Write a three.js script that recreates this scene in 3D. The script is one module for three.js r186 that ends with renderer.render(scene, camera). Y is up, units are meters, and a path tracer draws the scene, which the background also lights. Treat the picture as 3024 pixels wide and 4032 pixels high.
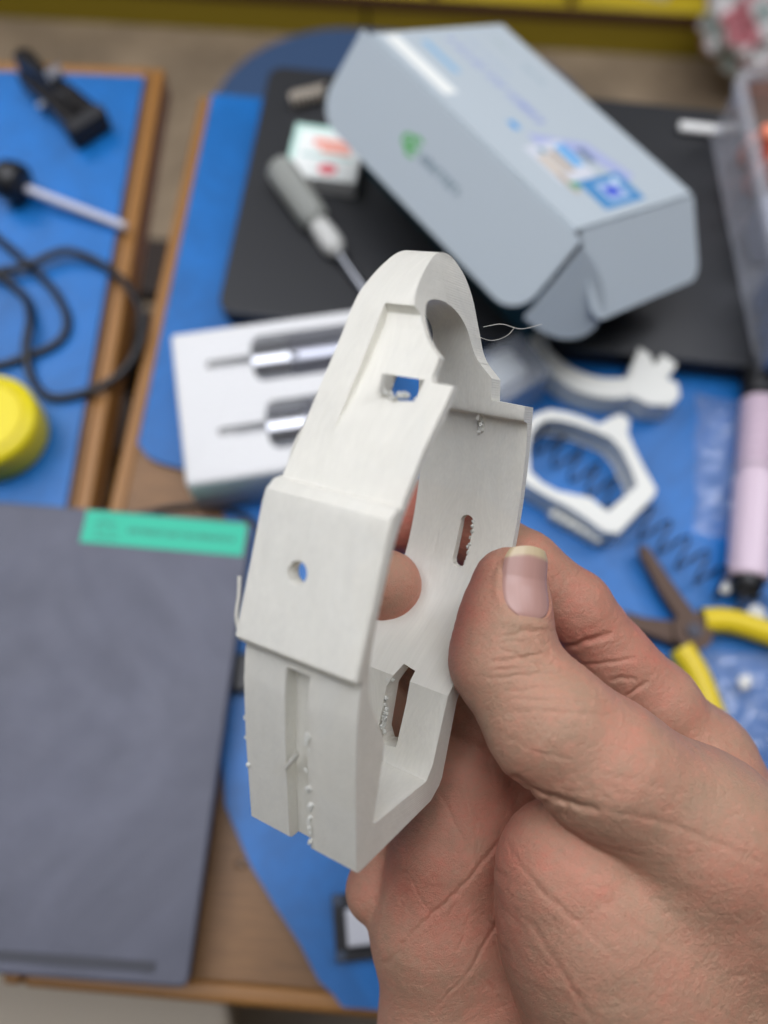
import * as THREE from 'three';
import { RoundedBoxGeometry } from 'three/addons/geometries/RoundedBoxGeometry.js';
import { RectAreaLightUniformsLib } from 'three/addons/lights/RectAreaLightUniformsLib.js';
import { ImprovedNoise } from 'three/addons/math/ImprovedNoise.js';
import { mergeGeometries, mergeVertices, toCreasedNormals } from 'three/addons/utils/BufferGeometryUtils.js';
import { Brush, Evaluator, ADDITION, SUBTRACTION } from 'three-bvh-csg';

// ------------------------------------------------------------------ camera, lamps, exposure
const scene = new THREE.Scene();
scene.background = new THREE.Color(0x000000);
const camera = new THREE.PerspectiveCamera(64, 3 / 4, 0.02, 12);
camera.position.set(0, 1.19, 0);
camera.up.set(-0.07498, 0.37355, -0.92457);
camera.lookAt(0, 1.19 - 0.92718, -0.37461);
camera.focus = 0.203;
camera.userData.fStop = 5.4;

const renderer = new THREE.WebGLRenderer({ antialias: true });
renderer.toneMapping = THREE.LinearToneMapping;
renderer.toneMappingExposure = 1.02;
renderer.shadowMap.enabled = true;
RectAreaLightUniformsLib.init();

const lampWhite = new THREE.MeshStandardMaterial({ color: 0xffffff, emissive: 0xf4f7ff, emissiveIntensity: 2.2, roughness: 0.6 });
const lampBody = new THREE.MeshStandardMaterial({ color: 0xe8e8e6, roughness: 0.5 });
const LAMPS = [
  [[-0.4, 2.55, -0.3], 2.2, 1.1, 2.75, 'white ceiling light panel straight over the workbench'],
  [[1.35, 2.55, -1.1], 1.25, 0.62, 5.2, 'white ceiling light panel over the right end of the workbench'],
  [[-1.5, 2.55, -1.5], 1.25, 0.62, 4.2, 'white ceiling light panel between neighbouring table and yellow cabinet'],
];
for (const [p, w, d, power, label] of LAMPS) {
  const lamp = new THREE.Group(); lamp.name = 'ceiling_light'; lamp.position.set(...p);
  lamp.userData = { label, category: 'ceiling light', group: 'ceiling light panels' };
  scene.add(lamp);
  const body = new THREE.Mesh(new RoundedBoxGeometry(w + 0.05, 0.06, d + 0.05, 2, 0.01), lampBody); body.name = 'housing'; body.position.y = 0.035; lamp.add(body);
  const glow = new THREE.Mesh(new THREE.BoxGeometry(w, 0.01, d), lampWhite); glow.name = 'diffuser'; glow.position.y = -0.002; lamp.add(glow);
  const light = new THREE.RectAreaLight(0xf6f7ff, power, w, d);
  light.position.set(p[0], p[1] - 0.015, p[2]); light.lookAt(p[0], 0, p[2]);
  scene.add(light);
}

// ------------------------------------------------------------------ helpers
let seed = 7;
const rnd = () => { seed = (seed * 1664525 + 1013904223) >>> 0; return seed / 4294967296; };
const rr = (a, b) => a + (b - a) * rnd();
const noise = new ImprovedNoise();
const nz = (x, y, z) => noise.noise(x + 31.7, y + 11.3, z + 57.9);
const V = (x, y, z) => new THREE.Vector3(x, y, z);
const lin = (r, g, b) => new THREE.Color().setRGB(r, g, b);
const taken = new Map();
function numbered(name) {
  const n = taken.get(name) ?? 0; taken.set(name, n + 1);
  return n ? `${name}_${String(n).padStart(3, '0')}` : name;
}
function thing(name, label, category, pos = [0, 0, 0], turn = 0, group) {
  const o = new THREE.Group(); o.name = numbered(name); o.position.set(...pos); o.rotation.y = turn;
  o.userData = { label, category }; if (group) o.userData.group = group;
  scene.add(o); return o;
}
function part(name, geo, mat, parent, pos, rot) {
  const m = new THREE.Mesh(geo, mat); m.name = name; m.castShadow = m.receiveShadow = true;
  if (pos) m.position.set(...pos); if (rot) m.rotation.set(...rot);
  parent.add(m); return m;
}
function structure(name, geo, mat, pos) {
  const m = part(name, geo, mat, scene, pos); m.userData.kind = 'structure'; return m;
}
function single(name, geo, mat, label, category, pos, rot, group) {
  const m = part(numbered(name), geo, mat, scene, pos, rot); m.userData = { label, category }; if (group) m.userData.group = group; return m;
}
const rbox = (w, h, d, r = 0.002, s = 2) => new RoundedBoxGeometry(w, h, d, s, Math.min(r, w / 2.01, h / 2.01, d / 2.01));
const tube = (pts, r, n = 64, m = 10, closed = false) => new THREE.TubeGeometry(new THREE.CatmullRomCurve3(pts.map((p) => V(...p)), closed), n, r, m, closed);
const cyl = (r1, r2, h, n = 32) => new THREE.CylinderGeometry(r1, r2, h, n);
// an upright slab cut to an outline given as [x, z] in metres, lying flat with its top at y = top
function slab(outline, top, thick, bevel = 0) {
  const s = new THREE.Shape(outline.map(([x, z]) => new THREE.Vector2(x, -z)));
  const g = new THREE.ExtrudeGeometry(s, { depth: thick - 2 * bevel, bevelEnabled: bevel > 0, bevelSize: bevel, bevelThickness: bevel, bevelOffset: -bevel, bevelSegments: 2, curveSegments: 16 });
  g.rotateX(-Math.PI / 2); g.translate(0, top - thick + bevel, 0); return g;
}
function roundRect(w, d, r, n = 6) {
  const p = [];
  for (const [cx, cz, a0] of [[w / 2 - r, d / 2 - r, 0], [-w / 2 + r, d / 2 - r, 90], [-w / 2 + r, -d / 2 + r, 180], [w / 2 - r, -d / 2 + r, 270]])
    for (let i = 0; i <= n; i++) { const a = (a0 + 90 * i / n) * Math.PI / 180; p.push([cx + r * Math.cos(a), cz + r * Math.sin(a)]); }
  return p;
}
// a bar between two points
function bar(a, b, r1, r2, n = 16) {
  const A = V(...a), B = V(...b), d = B.clone().sub(A), g = cyl(r2, r1, d.length(), n);
  g.applyQuaternion(new THREE.Quaternion().setFromUnitVectors(V(0, 1, 0), d.clone().normalize()));
  const c = A.add(B).multiplyScalar(0.5); g.translate(c.x, c.y, c.z); return g;
}
function helix(r, turns, length, wire, n = 24, m = 6) {
  const pts = [];
  for (let i = 0; i <= turns * n; i++) { const a = i / n * Math.PI * 2; pts.push(V(i / (turns * n) * length, r * Math.cos(a), r * Math.sin(a))); }
  return new THREE.TubeGeometry(new THREE.CatmullRomCurve3(pts), turns * n, wire, m, false);
}
// value noise texture: grain, mottling and fine relief
function dataTex(w, h, fn, srgb = false) {
  const d = new Uint8Array(w * h * 4);
  for (let y = 0; y < h; y++) for (let x = 0; x < w; x++) {
    const c = fn(x / w, y / h), i = (y * w + x) * 4;
    const v = Array.isArray(c) ? c : [c, c, c];
    for (let k = 0; k < 3; k++) d[i + k] = Math.max(0, Math.min(255, Math.round(v[k] * 255)));
    d[i + 3] = 255;
  }
  const t = new THREE.DataTexture(d, w, h, THREE.RGBAFormat); t.wrapS = t.wrapT = THREE.RepeatWrapping; t.magFilter = THREE.LinearFilter; t.minFilter = THREE.LinearFilter;
  if (srgb) t.colorSpace = THREE.SRGBColorSpace; t.needsUpdate = true; return t;
}
// noise that tiles over the unit square
function tiled(u, v, f, s = 0) {
  const a = u * Math.PI * 2, b = v * Math.PI * 2, R = f / (Math.PI * 2);
  return noise.noise(Math.cos(a) * R + s + 20, Math.sin(a) * R + Math.cos(b) * R * 0.93 + s + 40, Math.sin(b) * R + s + 60);
}
const withRepeat = (t, x, y) => { const c = t.clone(); c.repeat.set(x, y); c.needsUpdate = true; return c; };
// uv in metres from the dominant axis of each face
function boxUV(g0, scale = 1) {
  const g = g0.index ? g0.toNonIndexed() : g0, p = g.attributes.position, uv = new Float32Array(p.count * 2), a = V(), b = V(), c = V();
  for (let i = 0; i < p.count; i += 3) {
    a.fromBufferAttribute(p, i); b.fromBufferAttribute(p, i + 1); c.fromBufferAttribute(p, i + 2);
    const n = b.clone().sub(a).cross(c.clone().sub(a)), x = Math.abs(n.x), y = Math.abs(n.y), z = Math.abs(n.z);
    [a, b, c].forEach((q, k) => {
      const [s, t] = y >= x && y >= z ? [q.x, q.z] : x >= z ? [q.z, q.y] : [q.x, q.y];
      uv[(i + k) * 2] = s * scale; uv[(i + k) * 2 + 1] = t * scale;
    });
  }
  g.setAttribute('uv', new THREE.BufferAttribute(uv, 2)); return g;
}
// ------------------------------------------------------------------ materials of the surroundings
const woodTex = dataTex(512, 512, (u, v) => {
  const g = tiled(u, v, 5) * 0.5 + noise.noise(u * 9, v * 140, 3) * 0.28 + noise.noise(u * 30, v * 420, 9) * 0.18, b = 0.5 + g * 0.85;
  return [0.34 + 0.24 * b, 0.235 + 0.19 * b, 0.125 + 0.14 * b];
}, true);
const M = {
  wood: new THREE.MeshStandardMaterial({ map: withRepeat(woodTex, 4, 4), roughness: 0.5 }),
  edge: new THREE.MeshStandardMaterial({ color: lin(0.30, 0.135, 0.03), roughness: 0.4 }),
  steel: new THREE.MeshStandardMaterial({ color: 0xb9bcc2, metalness: 1, roughness: 0.28 }),
  darkSteel: new THREE.MeshStandardMaterial({ color: lin(0.05, 0.05, 0.06), metalness: 0.8, roughness: 0.4 }),
  tableFrame: new THREE.MeshStandardMaterial({ color: lin(0.06, 0.045, 0.035), roughness: 0.6 }),
  black: new THREE.MeshStandardMaterial({ color: lin(0.012, 0.012, 0.013), roughness: 0.42 }),
  blackSoft: new THREE.MeshStandardMaterial({ color: lin(0.018, 0.018, 0.02), roughness: 0.7 }),
  white: new THREE.MeshStandardMaterial({ color: lin(0.75, 0.75, 0.72), roughness: 0.5 }),
  yellow: new THREE.MeshStandardMaterial({ color: lin(0.75, 0.56, 0.012), roughness: 0.42 }),
};
const matGrain = dataTex(512, 512, (u, v) => 0.5 + tiled(u, v, 60) * 0.25 + tiled(u, v, 150, 5) * 0.3);
const matTone = dataTex(512, 512, (u, v) => { const t = 1 + tiled(u, v, 4) * 0.10 + tiled(u, v, 14, 3) * 0.08 + tiled(u, v, 60, 8) * 0.06; return [0.03 * t, 0.395 * t, 0.675 * t]; }, true);
const blueMat = new THREE.MeshStandardMaterial({ map: withRepeat(matTone, 3, 3), bumpMap: withRepeat(matGrain, 9, 9), bumpScale: 0.0002, roughness: 0.42 });

// ------------------------------------------------------------------ floor and ceiling
const floorTex = dataTex(512, 512, (u, v) => { const t = 1 + tiled(u, v, 8) * 0.16 + tiled(u, v, 40, 4) * 0.10; return [0.60 * t, 0.53 * t, 0.44 * t]; }, true);
structure('floor', boxUV(new THREE.BoxGeometry(6, 0.1, 6)), new THREE.MeshStandardMaterial({ map: floorTex, roughness: 0.35 }), [0, -0.05, -0.4]);
structure('ceiling', new THREE.BoxGeometry(6, 0.1, 6), new THREE.MeshStandardMaterial({ color: lin(0.75, 0.75, 0.73), roughness: 0.9 }), [0, 2.75, -0.4]);

// ------------------------------------------------------------------ tables
function table(label, x0, x1, z0, z1, turn) {
  const cx = (x0 + x1) / 2, cz = (z0 + z1) / 2, w = x1 - x0, d = z1 - z0;
  const t = thing('wooden_table', label, 'table', [cx, 0, cz], turn);
  part('tabletop', boxUV(rbox(w - 0.018, 0.026, d - 0.018, 0.001)), M.wood, t, [0, 0.737, 0]);
  for (const s of [-1, 1]) {
    part('edge_band', rbox(0.0095, 0.0265, d, 0.003), M.edge, t, [s * (w / 2 - 0.0045), 0.7365, 0]);
    part('edge_band', rbox(w - 0.019, 0.0265, 0.0095, 0.003), M.edge, t, [0, 0.7365, s * (d / 2 - 0.0045)]);
    for (const k of [-1, 1]) part('leg', rbox(0.03, 0.723, 0.03, 0.003), M.tableFrame, t, [s * (w / 2 - 0.09), 0.3615, k * (d / 2 - 0.07)]);
    part('frame_rail', rbox(0.02, 0.05, d - 0.17, 0.003), M.tableFrame, t, [s * (w / 2 - 0.09), 0.697, 0]);
    part('frame_rail', rbox(w - 0.21, 0.05, 0.02, 0.003), M.tableFrame, t, [0, 0.696, s * (d / 2 - 0.07)]);
  }
  return t;
}
table('wooden table with orange edge band carrying laptops, box and tools', -0.158, 0.86, -0.485, 0.079, -0.012);
table('wooden table with orange edge band under cable coil and yellow disc', -1.18, -0.172, -0.492, 0.045, 0.048);

const mat = single('blue_mat', slab([[-0.1455, -0.489], [0.62, -0.489], [0.62, 0.071], [-0.002, 0.071], [-0.007, 0.066], [-0.014, 0.061], [-0.024, 0.047], [-0.039, 0.030], [-0.052, 0.014], [-0.060, 0.001], [-0.068, -0.012], [-0.073, -0.035], [-0.0765, -0.055], [-0.08, -0.09], [-0.082, -0.15], [-0.098, -0.182], [-0.118, -0.194], [-0.133, -0.197], [-0.140, -0.200], [-0.1475, -0.208]], 0.7535, 0.003),
  blueMat, 'blue work mat with a ragged cut edge under the held part', 'mat', null, null, 'blue mats on the tables');
single('blue_mat', slab([[-1.16, -0.452], [-0.1968, -0.5005], [-0.1815, -0.17], [-0.172, 0.03], [-1.12, 0.03]], 0.7535, 0.003),
  blueMat, 'blue work mat under the coiled black cable', 'mat', null, null, 'blue mats on the tables');

// ------------------------------------------------------------------ stool, low bench and yellow cabinet behind the tables
{
  const t = thing('stool', 'dull blue plastic stool standing behind the workbench', 'stool', [-0.01, 0, -0.755]);
  const blue = new THREE.MeshStandardMaterial({ color: lin(0.045, 0.085, 0.17), roughness: 0.4 });
  part('seat', slab(roundRect(0.478, 0.42, 0.17, 12), 0.45, 0.03, 0.008), blue, t);
  for (const sx of [-1, 1]) for (const sz of [-1, 1]) part('leg', bar([sx * 0.14, 0.425, sz * 0.12], [sx * 0.19, 0.0, sz * 0.16], 0.018, 0.014), blue, t);
}
{
  const t = thing('stool', 'pale beige stool standing in front of the workbench', 'stool', [-0.285, 0, 0.272]);
  const beige = new THREE.MeshStandardMaterial({ color: lin(0.60, 0.52, 0.41), roughness: 0.6 });
  part('seat', slab(roundRect(0.40, 0.36, 0.06, 8), 0.46, 0.03, 0.006), beige, t);
  for (const sx of [-1, 1]) for (const sz of [-1, 1]) part('leg', bar([sx * 0.15, 0.43, sz * 0.13], [sx * 0.17, 0.0, sz * 0.15], 0.016, 0.013), M.tableFrame, t);
}
{
  const dark = new THREE.MeshStandardMaterial({ color: lin(0.030, 0.018, 0.012), roughness: 0.6 });
  const t = thing('low_bench', 'low dark brown slatted bench between the two tables', 'bench', [-0.33, 0, -0.54]);
  for (const z of [-0.145, -0.03, 0.085]) part('slat', rbox(0.34, 0.025, 0.09, 0.004), dark, t, [0, 0.2885, z]);
  for (const sx of [-1, 1]) part('leg', rbox(0.03, 0.275, 0.3, 0.004), dark, t, [sx * 0.13, 0.1375, -0.03]);
}
{
  const yel = new THREE.MeshStandardMaterial({ color: lin(0.34, 0.25, 0.012), roughness: 0.5 }), yin = new THREE.MeshStandardMaterial({ color: lin(0.72, 0.54, 0.03), roughness: 0.5 });
  const rim = new THREE.MeshStandardMaterial({ color: lin(0.075, 0.028, 0.012), roughness: 0.5 });
  const c = thing('yellow_cabinet', 'yellow open cabinet with brown edged compartments behind the tables', 'cabinet', [-0.05, 0, -1.515], 0.022);
  for (const [x, w] of [[-0.72, 1.314], [0.285, 0.68], [0.97, 0.676]]) part('plinth_panel', rbox(w, 0.066, 0.02, 0.002), yel, c, [x, 0.0335, -0.011]);
  part('shelf_board', new THREE.BoxGeometry(2.7, 0.02, 0.34), yin, c, [-0.02, 0.078, -0.18]);
  part('shelf_edge', rbox(2.7, 0.022, 0.012, 0.002), rim, c, [-0.02, 0.0785, -0.004]);
  part('back_panel', new THREE.BoxGeometry(2.7, 0.7, 0.015), yin, c, [-0.02, 0.4385, -0.358]);
  for (const x of [-1.2, -0.72, -0.24, 0.072, 0.34, 0.66, 1.2]) part('divider', rbox(0.016, 0.69, 0.33, 0.002), rim, c, [x, 0.434, -0.18]);
  part('top_board', rbox(2.72, 0.02, 0.36, 0.003), yel, c, [-0.02, 0.7905, -0.18]);
  single('blue_cup', new THREE.LatheGeometry([[0, 0], [0.03, 0], [0.036, 0.005], [0.04, 0.07], [0.037, 0.07], [0.033, 0.008], [0, 0.006]].map(([x, y]) => new THREE.Vector2(x, y)), 28), new THREE.MeshStandardMaterial({ color: lin(0.02, 0.14, 0.4), roughness: 0.4 }), 'small blue cup on the cabinet shelf', 'cup', [-0.372, 0.0885, -1.565]);
  single('grey_case', rbox(0.10, 0.05, 0.09, 0.012, 3), new THREE.MeshStandardMaterial({ color: lin(0.35, 0.36, 0.36), roughness: 0.5 }), 'grey case on the shelf of the yellow cabinet', 'case', [0.135, 0.114, -1.63], [0, 0.3, 0]);
  single('paper_pack', rbox(0.17, 0.03, 0.12, 0.006), M.white, 'white pack on the shelf of the yellow cabinet', 'pack', [0.41, 0.104, -1.64], [0, -0.25, 0]);
}
{ // crumpled red and white wrapper hanging at the cabinet
  const g = new THREE.IcosahedronGeometry(0.085, 12), p = g.attributes.position, col = [];
  for (let i = 0; i < p.count; i++) {
    const q = V().fromBufferAttribute(p, i), k = 1 + 0.32 * nz(q.x * 26, q.y * 26, q.z * 26) + 0.14 * nz(q.x * 70, q.y * 70, q.z * 70);
    const s = nz(q.x * 22 + 9, q.y * 22, q.z * 22); col.push(...(s > 0.16 ? [0.5, 0.16, 0.18] : s < -0.22 ? [0.30, 0.38, 0.35] : [0.72, 0.70, 0.68]));
    p.setXYZ(i, q.x * k * 0.95, q.y * k * 0.8, q.z * k * 1.05);
  }
  g.setAttribute('color', new THREE.Float32BufferAttribute(col, 3)); g.computeVertexNormals();
  single('plastic_wrapper', g, new THREE.MeshPhysicalMaterial({ vertexColors: true, roughness: 0.3, clearcoat: 0.5, clearcoatRoughness: 0.2 }), 'crumpled white and red plastic wrapper at the cabinet', 'wrapper', [0.60, 0.153, -1.44]);
}

// ------------------------------------------------------------------ grey laptop
{
  const t = thing('laptop', 'closed grey laptop with a green sticker on its lid', 'laptop', [-0.238, 0.7535, -0.0465]);
  const lapTone = dataTex(512, 512, (u, v) => { const s = 1 + tiled(u, v, 5) * 0.05 + tiled(u, v, 13, 4) * 0.06 + tiled(u, v, 90, 2) * 0.03; return [0.345 * s, 0.352 * s, 0.40 * s]; }, true);
  const lapRough = dataTex(512, 512, (u, v) => 0.54 + tiled(u, v, 6) * 0.04 + tiled(u, v, 20, 3) * 0.05);
  const lid = new THREE.MeshStandardMaterial({ map: withRepeat(lapTone, 3, 3), roughness: 1, roughnessMap: withRepeat(lapRough, 4, 4), metalness: 0.2 });
  part('base', slab(roundRect(0.332, 0.222, 0.004), 0.0125, 0.0105, 0.003), M.blackSoft, t);
  part('lid', boxUV(slab(roundRect(0.334, 0.2235, 0.004), 0.0185, 0.0055, 0.0014)), lid, t);
  part('lid_lip', rbox(0.235, 0.0006, 0.0045, 0.0003), new THREE.MeshStandardMaterial({ color: lin(0.05, 0.052, 0.065), roughness: 0.6 }), t, [0.034, 0.0186, 0.1045], [0, 0.0, 0]);
  for (const sx of [-1, 1]) for (const sz of [-1, 1]) part('rubber_foot', cyl(0.006, 0.006, 0.002, 16), M.blackSoft, t, [sx * 0.14, 0.001, sz * 0.09]);
  const cv = document.createElement('canvas'); cv.width = 512; cv.height = 110; const x = cv.getContext('2d');
  x.fillStyle = '#00b894'; x.fillRect(0, 0, 512, 110); x.fillStyle = '#0d5f52';
  for (let r = 0; r < 5; r++) for (let k = 0; k < 9; k++) if (rnd() > 0.45) x.fillRect(40 + k * 8, 26 + r * 9, 5, 5);
  for (let k = 0; k < 13; k++) x.fillRect(40 + k * 6, 82, 2 + 3 * rnd(), 9);
  x.fillStyle = '#0b5a4e'; for (let k = 0; k < 22; k++) { const q = 142 + k * 15.5; x.fillRect(q, 48, 4, 18); if (rnd() > 0.4) x.fillRect(q, 48, 10, 4); if (rnd() > 0.5) x.fillRect(q, 56, 10, 4); if (rnd() > 0.4) x.fillRect(q + 6, 50, 4, 16); }
  const tx = new THREE.CanvasTexture(cv); tx.colorSpace = THREE.SRGBColorSpace;
  const st = new THREE.BoxGeometry(0.0875, 0.0003, 0.0185), sm = new THREE.MeshStandardMaterial({ map: tx, roughness: 0.45 });
  part('sticker', st, sm, t, [0.1205, 0.0188, -0.1005], [0, -0.012, 0]);
}
// ------------------------------------------------------------------ black laptop
{
  const t = thing('laptop', 'closed black laptop under the pale blue kit box', 'laptop', [0.062, 0.7535, -0.390], -0.035);
  const m = new THREE.MeshStandardMaterial({ color: lin(0.020, 0.021, 0.023), roughness: 0.45 });
  part('base', slab(roundRect(0.336, 0.206, 0.010), 0.0125, 0.0105, 0.003), M.blackSoft, t);
  part('lid', slab(roundRect(0.338, 0.208, 0.011), 0.0185, 0.0055, 0.0014), m, t);
  for (const sx of [-1, 1]) for (const sz of [-1, 1]) part('rubber_foot', cyl(0.006, 0.006, 0.002, 16), M.blackSoft, t, [sx * 0.14, 0.001, sz * 0.085]);
}
// ------------------------------------------------------------------ kit box with its lid half open
{
  const cv = document.createElement('canvas'); cv.width = 1024; cv.height = 688; const x = cv.getContext('2d');
  // lid print: the long side runs along x, the fold lies at y = 688
  x.fillStyle = '#b8c2c7'; x.fillRect(0, 0, 1024, 688);
  x.fillStyle = '#eef0ea'; x.fillRect(20, 580, 330, 66);
  x.fillStyle = '#8ab4d2'; x.fillRect(60, 470, 190, 34);
  const words = (px, py, n, h, c) => { x.fillStyle = c; for (let k = 0, q = px; k < n; k++) { const w = 10 + 16 * rnd(); x.fillRect(q, py, w * 0.3, h); if (rnd() > 0.3) x.fillRect(q, py, w, h * 0.24); if (rnd() > 0.5) x.fillRect(q, py + h * 0.4, w, h * 0.22); if (rnd() > 0.4) x.fillRect(q + w * 0.7, py, w * 0.3, h); q += w + 7 + (rnd() > 0.8 ? 14 : 0); } };
  words(60, 330, 18, 46, '#8b97c9'); words(60, 250, 9, 26, '#a9b6c8'); words(250, 120, 5, 26, '#94a9b3'); words(70, 120, 5, 22, '#9db0b0'); words(450, 330, 4, 36, '#8b97c9');
  // house picture
  x.fillStyle = '#4d9ad4'; x.fillRect(520, 470, 46, 34);
  x.fillStyle = '#a9b1d6'; x.beginPath(); x.moveTo(590, 470); x.lineTo(690, 250); x.lineTo(880, 190); x.lineTo(900, 250); x.lineTo(760, 300); x.lineTo(690, 480); x.closePath(); x.fill();
  x.fillStyle = '#6f7f96'; x.fillRect(706, 290, 74, 40);
  x.fillStyle = '#d3d6dd'; x.fillRect(650, 360, 190, 190);
  x.fillStyle = '#6aaee0'; x.fillRect(672, 360, 110, 56);
  x.fillStyle = '#b9a994'; x.fillRect(690, 430, 110, 40); x.fillRect(770, 500, 120, 34); x.fillStyle = '#cfc3b2'; x.fillRect(700, 486, 90, 50);
  x.fillStyle = '#5f8fa0'; x.fillRect(668, 470, 26, 30);
  x.fillStyle = '#4b8cc0'; x.fillRect(846, 250, 140, 230); x.fillStyle = '#a9c0dc'; x.fillRect(876, 300, 84, 120); x.fillStyle = '#4a62d0'; x.fillRect(896, 330, 46, 70); x.fillStyle = '#d7e6f2'; x.beginPath(); x.arc(880, 300, 16, 0, 7); x.fill();
  x.fillStyle = '#6aa88a'; x.fillRect(840, 480, 34, 40);
  const lidTex = new THREE.CanvasTexture(cv); lidTex.colorSpace = THREE.SRGBColorSpace;
  const cf = document.createElement('canvas'); cf.width = 1024; cf.height = 420; const y = cf.getContext('2d');
  y.fillStyle = '#b8c2c7'; y.fillRect(0, 0, 1024, 420);
  y.strokeStyle = '#5fae62'; y.lineWidth = 17;
  for (const [a, b, r] of [[395, 205, 24], [428, 188, 22], [420, 226, 22]]) { y.beginPath(); y.arc(a, b, r, 0.4, 5.6); y.stroke(); }
  y.fillStyle = '#5e7380'; for (let k = 0; k < 8; k++) { const q = 470 + k * 26; y.fillRect(q, 194, 6, 40); if (rnd() > 0.3) y.fillRect(q, 194, 19, 8); if (rnd() > 0.4) y.fillRect(q, 212, 19, 7); if (rnd() > 0.3) y.fillRect(q + 13, 200, 6, 34); }
  const flapTex = new THREE.CanvasTexture(cf); flapTex.colorSpace = THREE.SRGBColorSpace;
  const pale = new THREE.MeshStandardMaterial({ color: 0xb8c2c7, roughness: 0.5 }), lidM = new THREE.MeshStandardMaterial({ map: lidTex, roughness: 0.5 }), flapM = new THREE.MeshStandardMaterial({ map: flapTex, roughness: 0.5 });
  const teal = new THREE.MeshStandardMaterial({ color: lin(0.018, 0.09, 0.12), roughness: 0.55 }), inside = new THREE.MeshStandardMaterial({ color: lin(0.30, 0.30, 0.28), roughness: 0.7 });
  const t = thing('kit_box', 'pale blue cardboard kit box with half open lid and teal base', 'box');
  const F1 = V(-0.027, 0.87, -0.410), F2 = V(0.083, 0.87, -0.285), R1 = V(0.066, 0.83, -0.467), R2 = V(0.169, 0.83, -0.336);
  const e1 = F2.clone().sub(F1), len = e1.length(); e1.normalize();
  const mid = F1.clone().add(F2).multiplyScalar(0.5), midR = R1.clone().add(R2).multiplyScalar(0.5);
  const e2 = midR.clone().sub(mid); e2.addScaledVector(e1, -e2.dot(e1)); const wid = e2.length(); e2.normalize();
  const n = e2.clone().cross(e1).normalize(); if (n.y < 0) n.negate();
  // panel(): a sheet of card with its outline in the (e, f) plane from an origin; uv over the box [0,1]
  const panel = (name, outline, origin, e, f, mat2, W, H) => {
    const s = new THREE.Shape(outline.map(([a, b]) => new THREE.Vector2(a, b)));
    const g = new THREE.ExtrudeGeometry(s, { depth: 0.0016, bevelEnabled: false, curveSegments: 10 });
    const p = g.attributes.position, uv = g.attributes.uv;
    for (let i = 0; i < p.count; i++) uv.setXY(i, p.getX(i) / W, p.getY(i) / H);
    const k = e.clone().cross(f).normalize();
    g.applyMatrix4(new THREE.Matrix4().makeBasis(e, f, k).setPosition(origin));
    return part(name, g, mat2, t);
  };
  const round = (w, h, r, all) => { const o = []; const c = (cx, cy, a0) => { for (let i = 0; i <= 8; i++) { const a = (a0 + 90 * i / 8) * Math.PI / 180; o.push([cx + r * Math.cos(a), cy + r * Math.sin(a)]); } }; if (all) { c(w - r, r, -90); o.push([w, h], [0, h]); c(r, r, 180); } else o.push([0, 0], [w, 0], [w, h], [0, h]); return o; };
  // lid panel: x along the fold, y from the hinge (0) to ... the fold is at y = 0 of the print's lower edge
  panel('lid', round(len, wid, 0, false), F1.clone(), e1, e2, lidM, len, wid);
  // front flap hangs from the fold, a little outwards
  const down = n.clone().multiplyScalar(-1).addScaledVector(e2, -0.36).normalize();
  const FH = 0.051, up2 = down.clone().negate();
  panel('front_flap', round(len + 0.012, FH, 0.018, true), F1.clone().addScaledVector(e1, -0.006).addScaledVector(down, FH), e1, up2, flapM, len, FH);
  // rounded ear folded round the corner of the front flap, and the end flap
  const earF = e2.clone().multiplyScalar(0.5).addScaledVector(e1, 0.62).addScaledVector(n, -0.35).normalize();
  const ear = []; for (let i = 0; i <= 14; i++) { const a = (-90 + 180 * i / 14) * Math.PI / 180; ear.push([0.001 + 0.034 * Math.cos(a), 0.0235 + 0.0225 * Math.sin(a)]); } ear.push([0, 0.046], [0, 0.001]);
  panel('corner_ear', ear, F2.clone().addScaledVector(e1, 0.0075).addScaledVector(down, FH - 0.002).addScaledVector(e2, 0.0015), earF, up2, pale, 1, 1);
  const EH = 0.046, ed = n.clone().multiplyScalar(-1).addScaledVector(e1, 1.0).normalize();
  panel('end_flap', round(wid - 0.004, EH, 0.010, true), F2.clone().addScaledVector(e1, 0.0004).addScaledVector(e2, 0.004).addScaledVector(ed, EH), e2, ed.clone().negate(), pale, 1, 1);
  panel('end_flap', round(wid - 0.004, EH, 0.010, true), F1.clone().addScaledVector(e1, -0.0022).addScaledVector(e2, 0.004).addScaledVector(n, -EH - 0.001), e2, n, pale, 1, 1);
  // teal base: an open tray standing on the laptop, hinge under the rear edge of the lid
  const bx = V(e1.x, 0, e1.z).normalize(), bz = V(0, 1, 0).cross(bx).multiplyScalar(-1); if (bz.dot(e2) < 0) bz.negate();
  const top = 0.826, bot = 0.7725, bh = top - bot, bl = len - 0.004, bw = 0.106;
  const hinge = V(0.079, 0, -0.2885).addScaledVector(bx, -bl / 2).addScaledVector(bz, bw);
  const tray = new THREE.Group(); tray.name = 'base'; t.add(tray);
  const wallAt = (name, l, h, th, along, outw, off, yy, mm) => { const g = new THREE.BoxGeometry(l, h, th); g.applyMatrix4(new THREE.Matrix4().makeBasis(along, V(0, 1, 0), along.clone().cross(V(0, 1, 0)))); const c = hinge.clone().add(off); g.translate(c.x, yy, c.z); return part(name, g, mm, tray); };
  wallAt('rear_wall', bl, bh, 0.003, bx, bz, V(), bot + bh / 2, teal);
  wallAt('front_wall', bl, bh, 0.003, bx, bz, bz.clone().multiplyScalar(-bw), bot + bh / 2, teal);
  for (const s of [-1, 1]) wallAt('side_wall', bw - 0.0034, bh, 0.003, bz, bx, bz.clone().multiplyScalar(-bw / 2).addScaledVector(bx, s * (bl / 2 - 0.0015)), bot + bh / 2 - 0.0005, teal);
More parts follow.
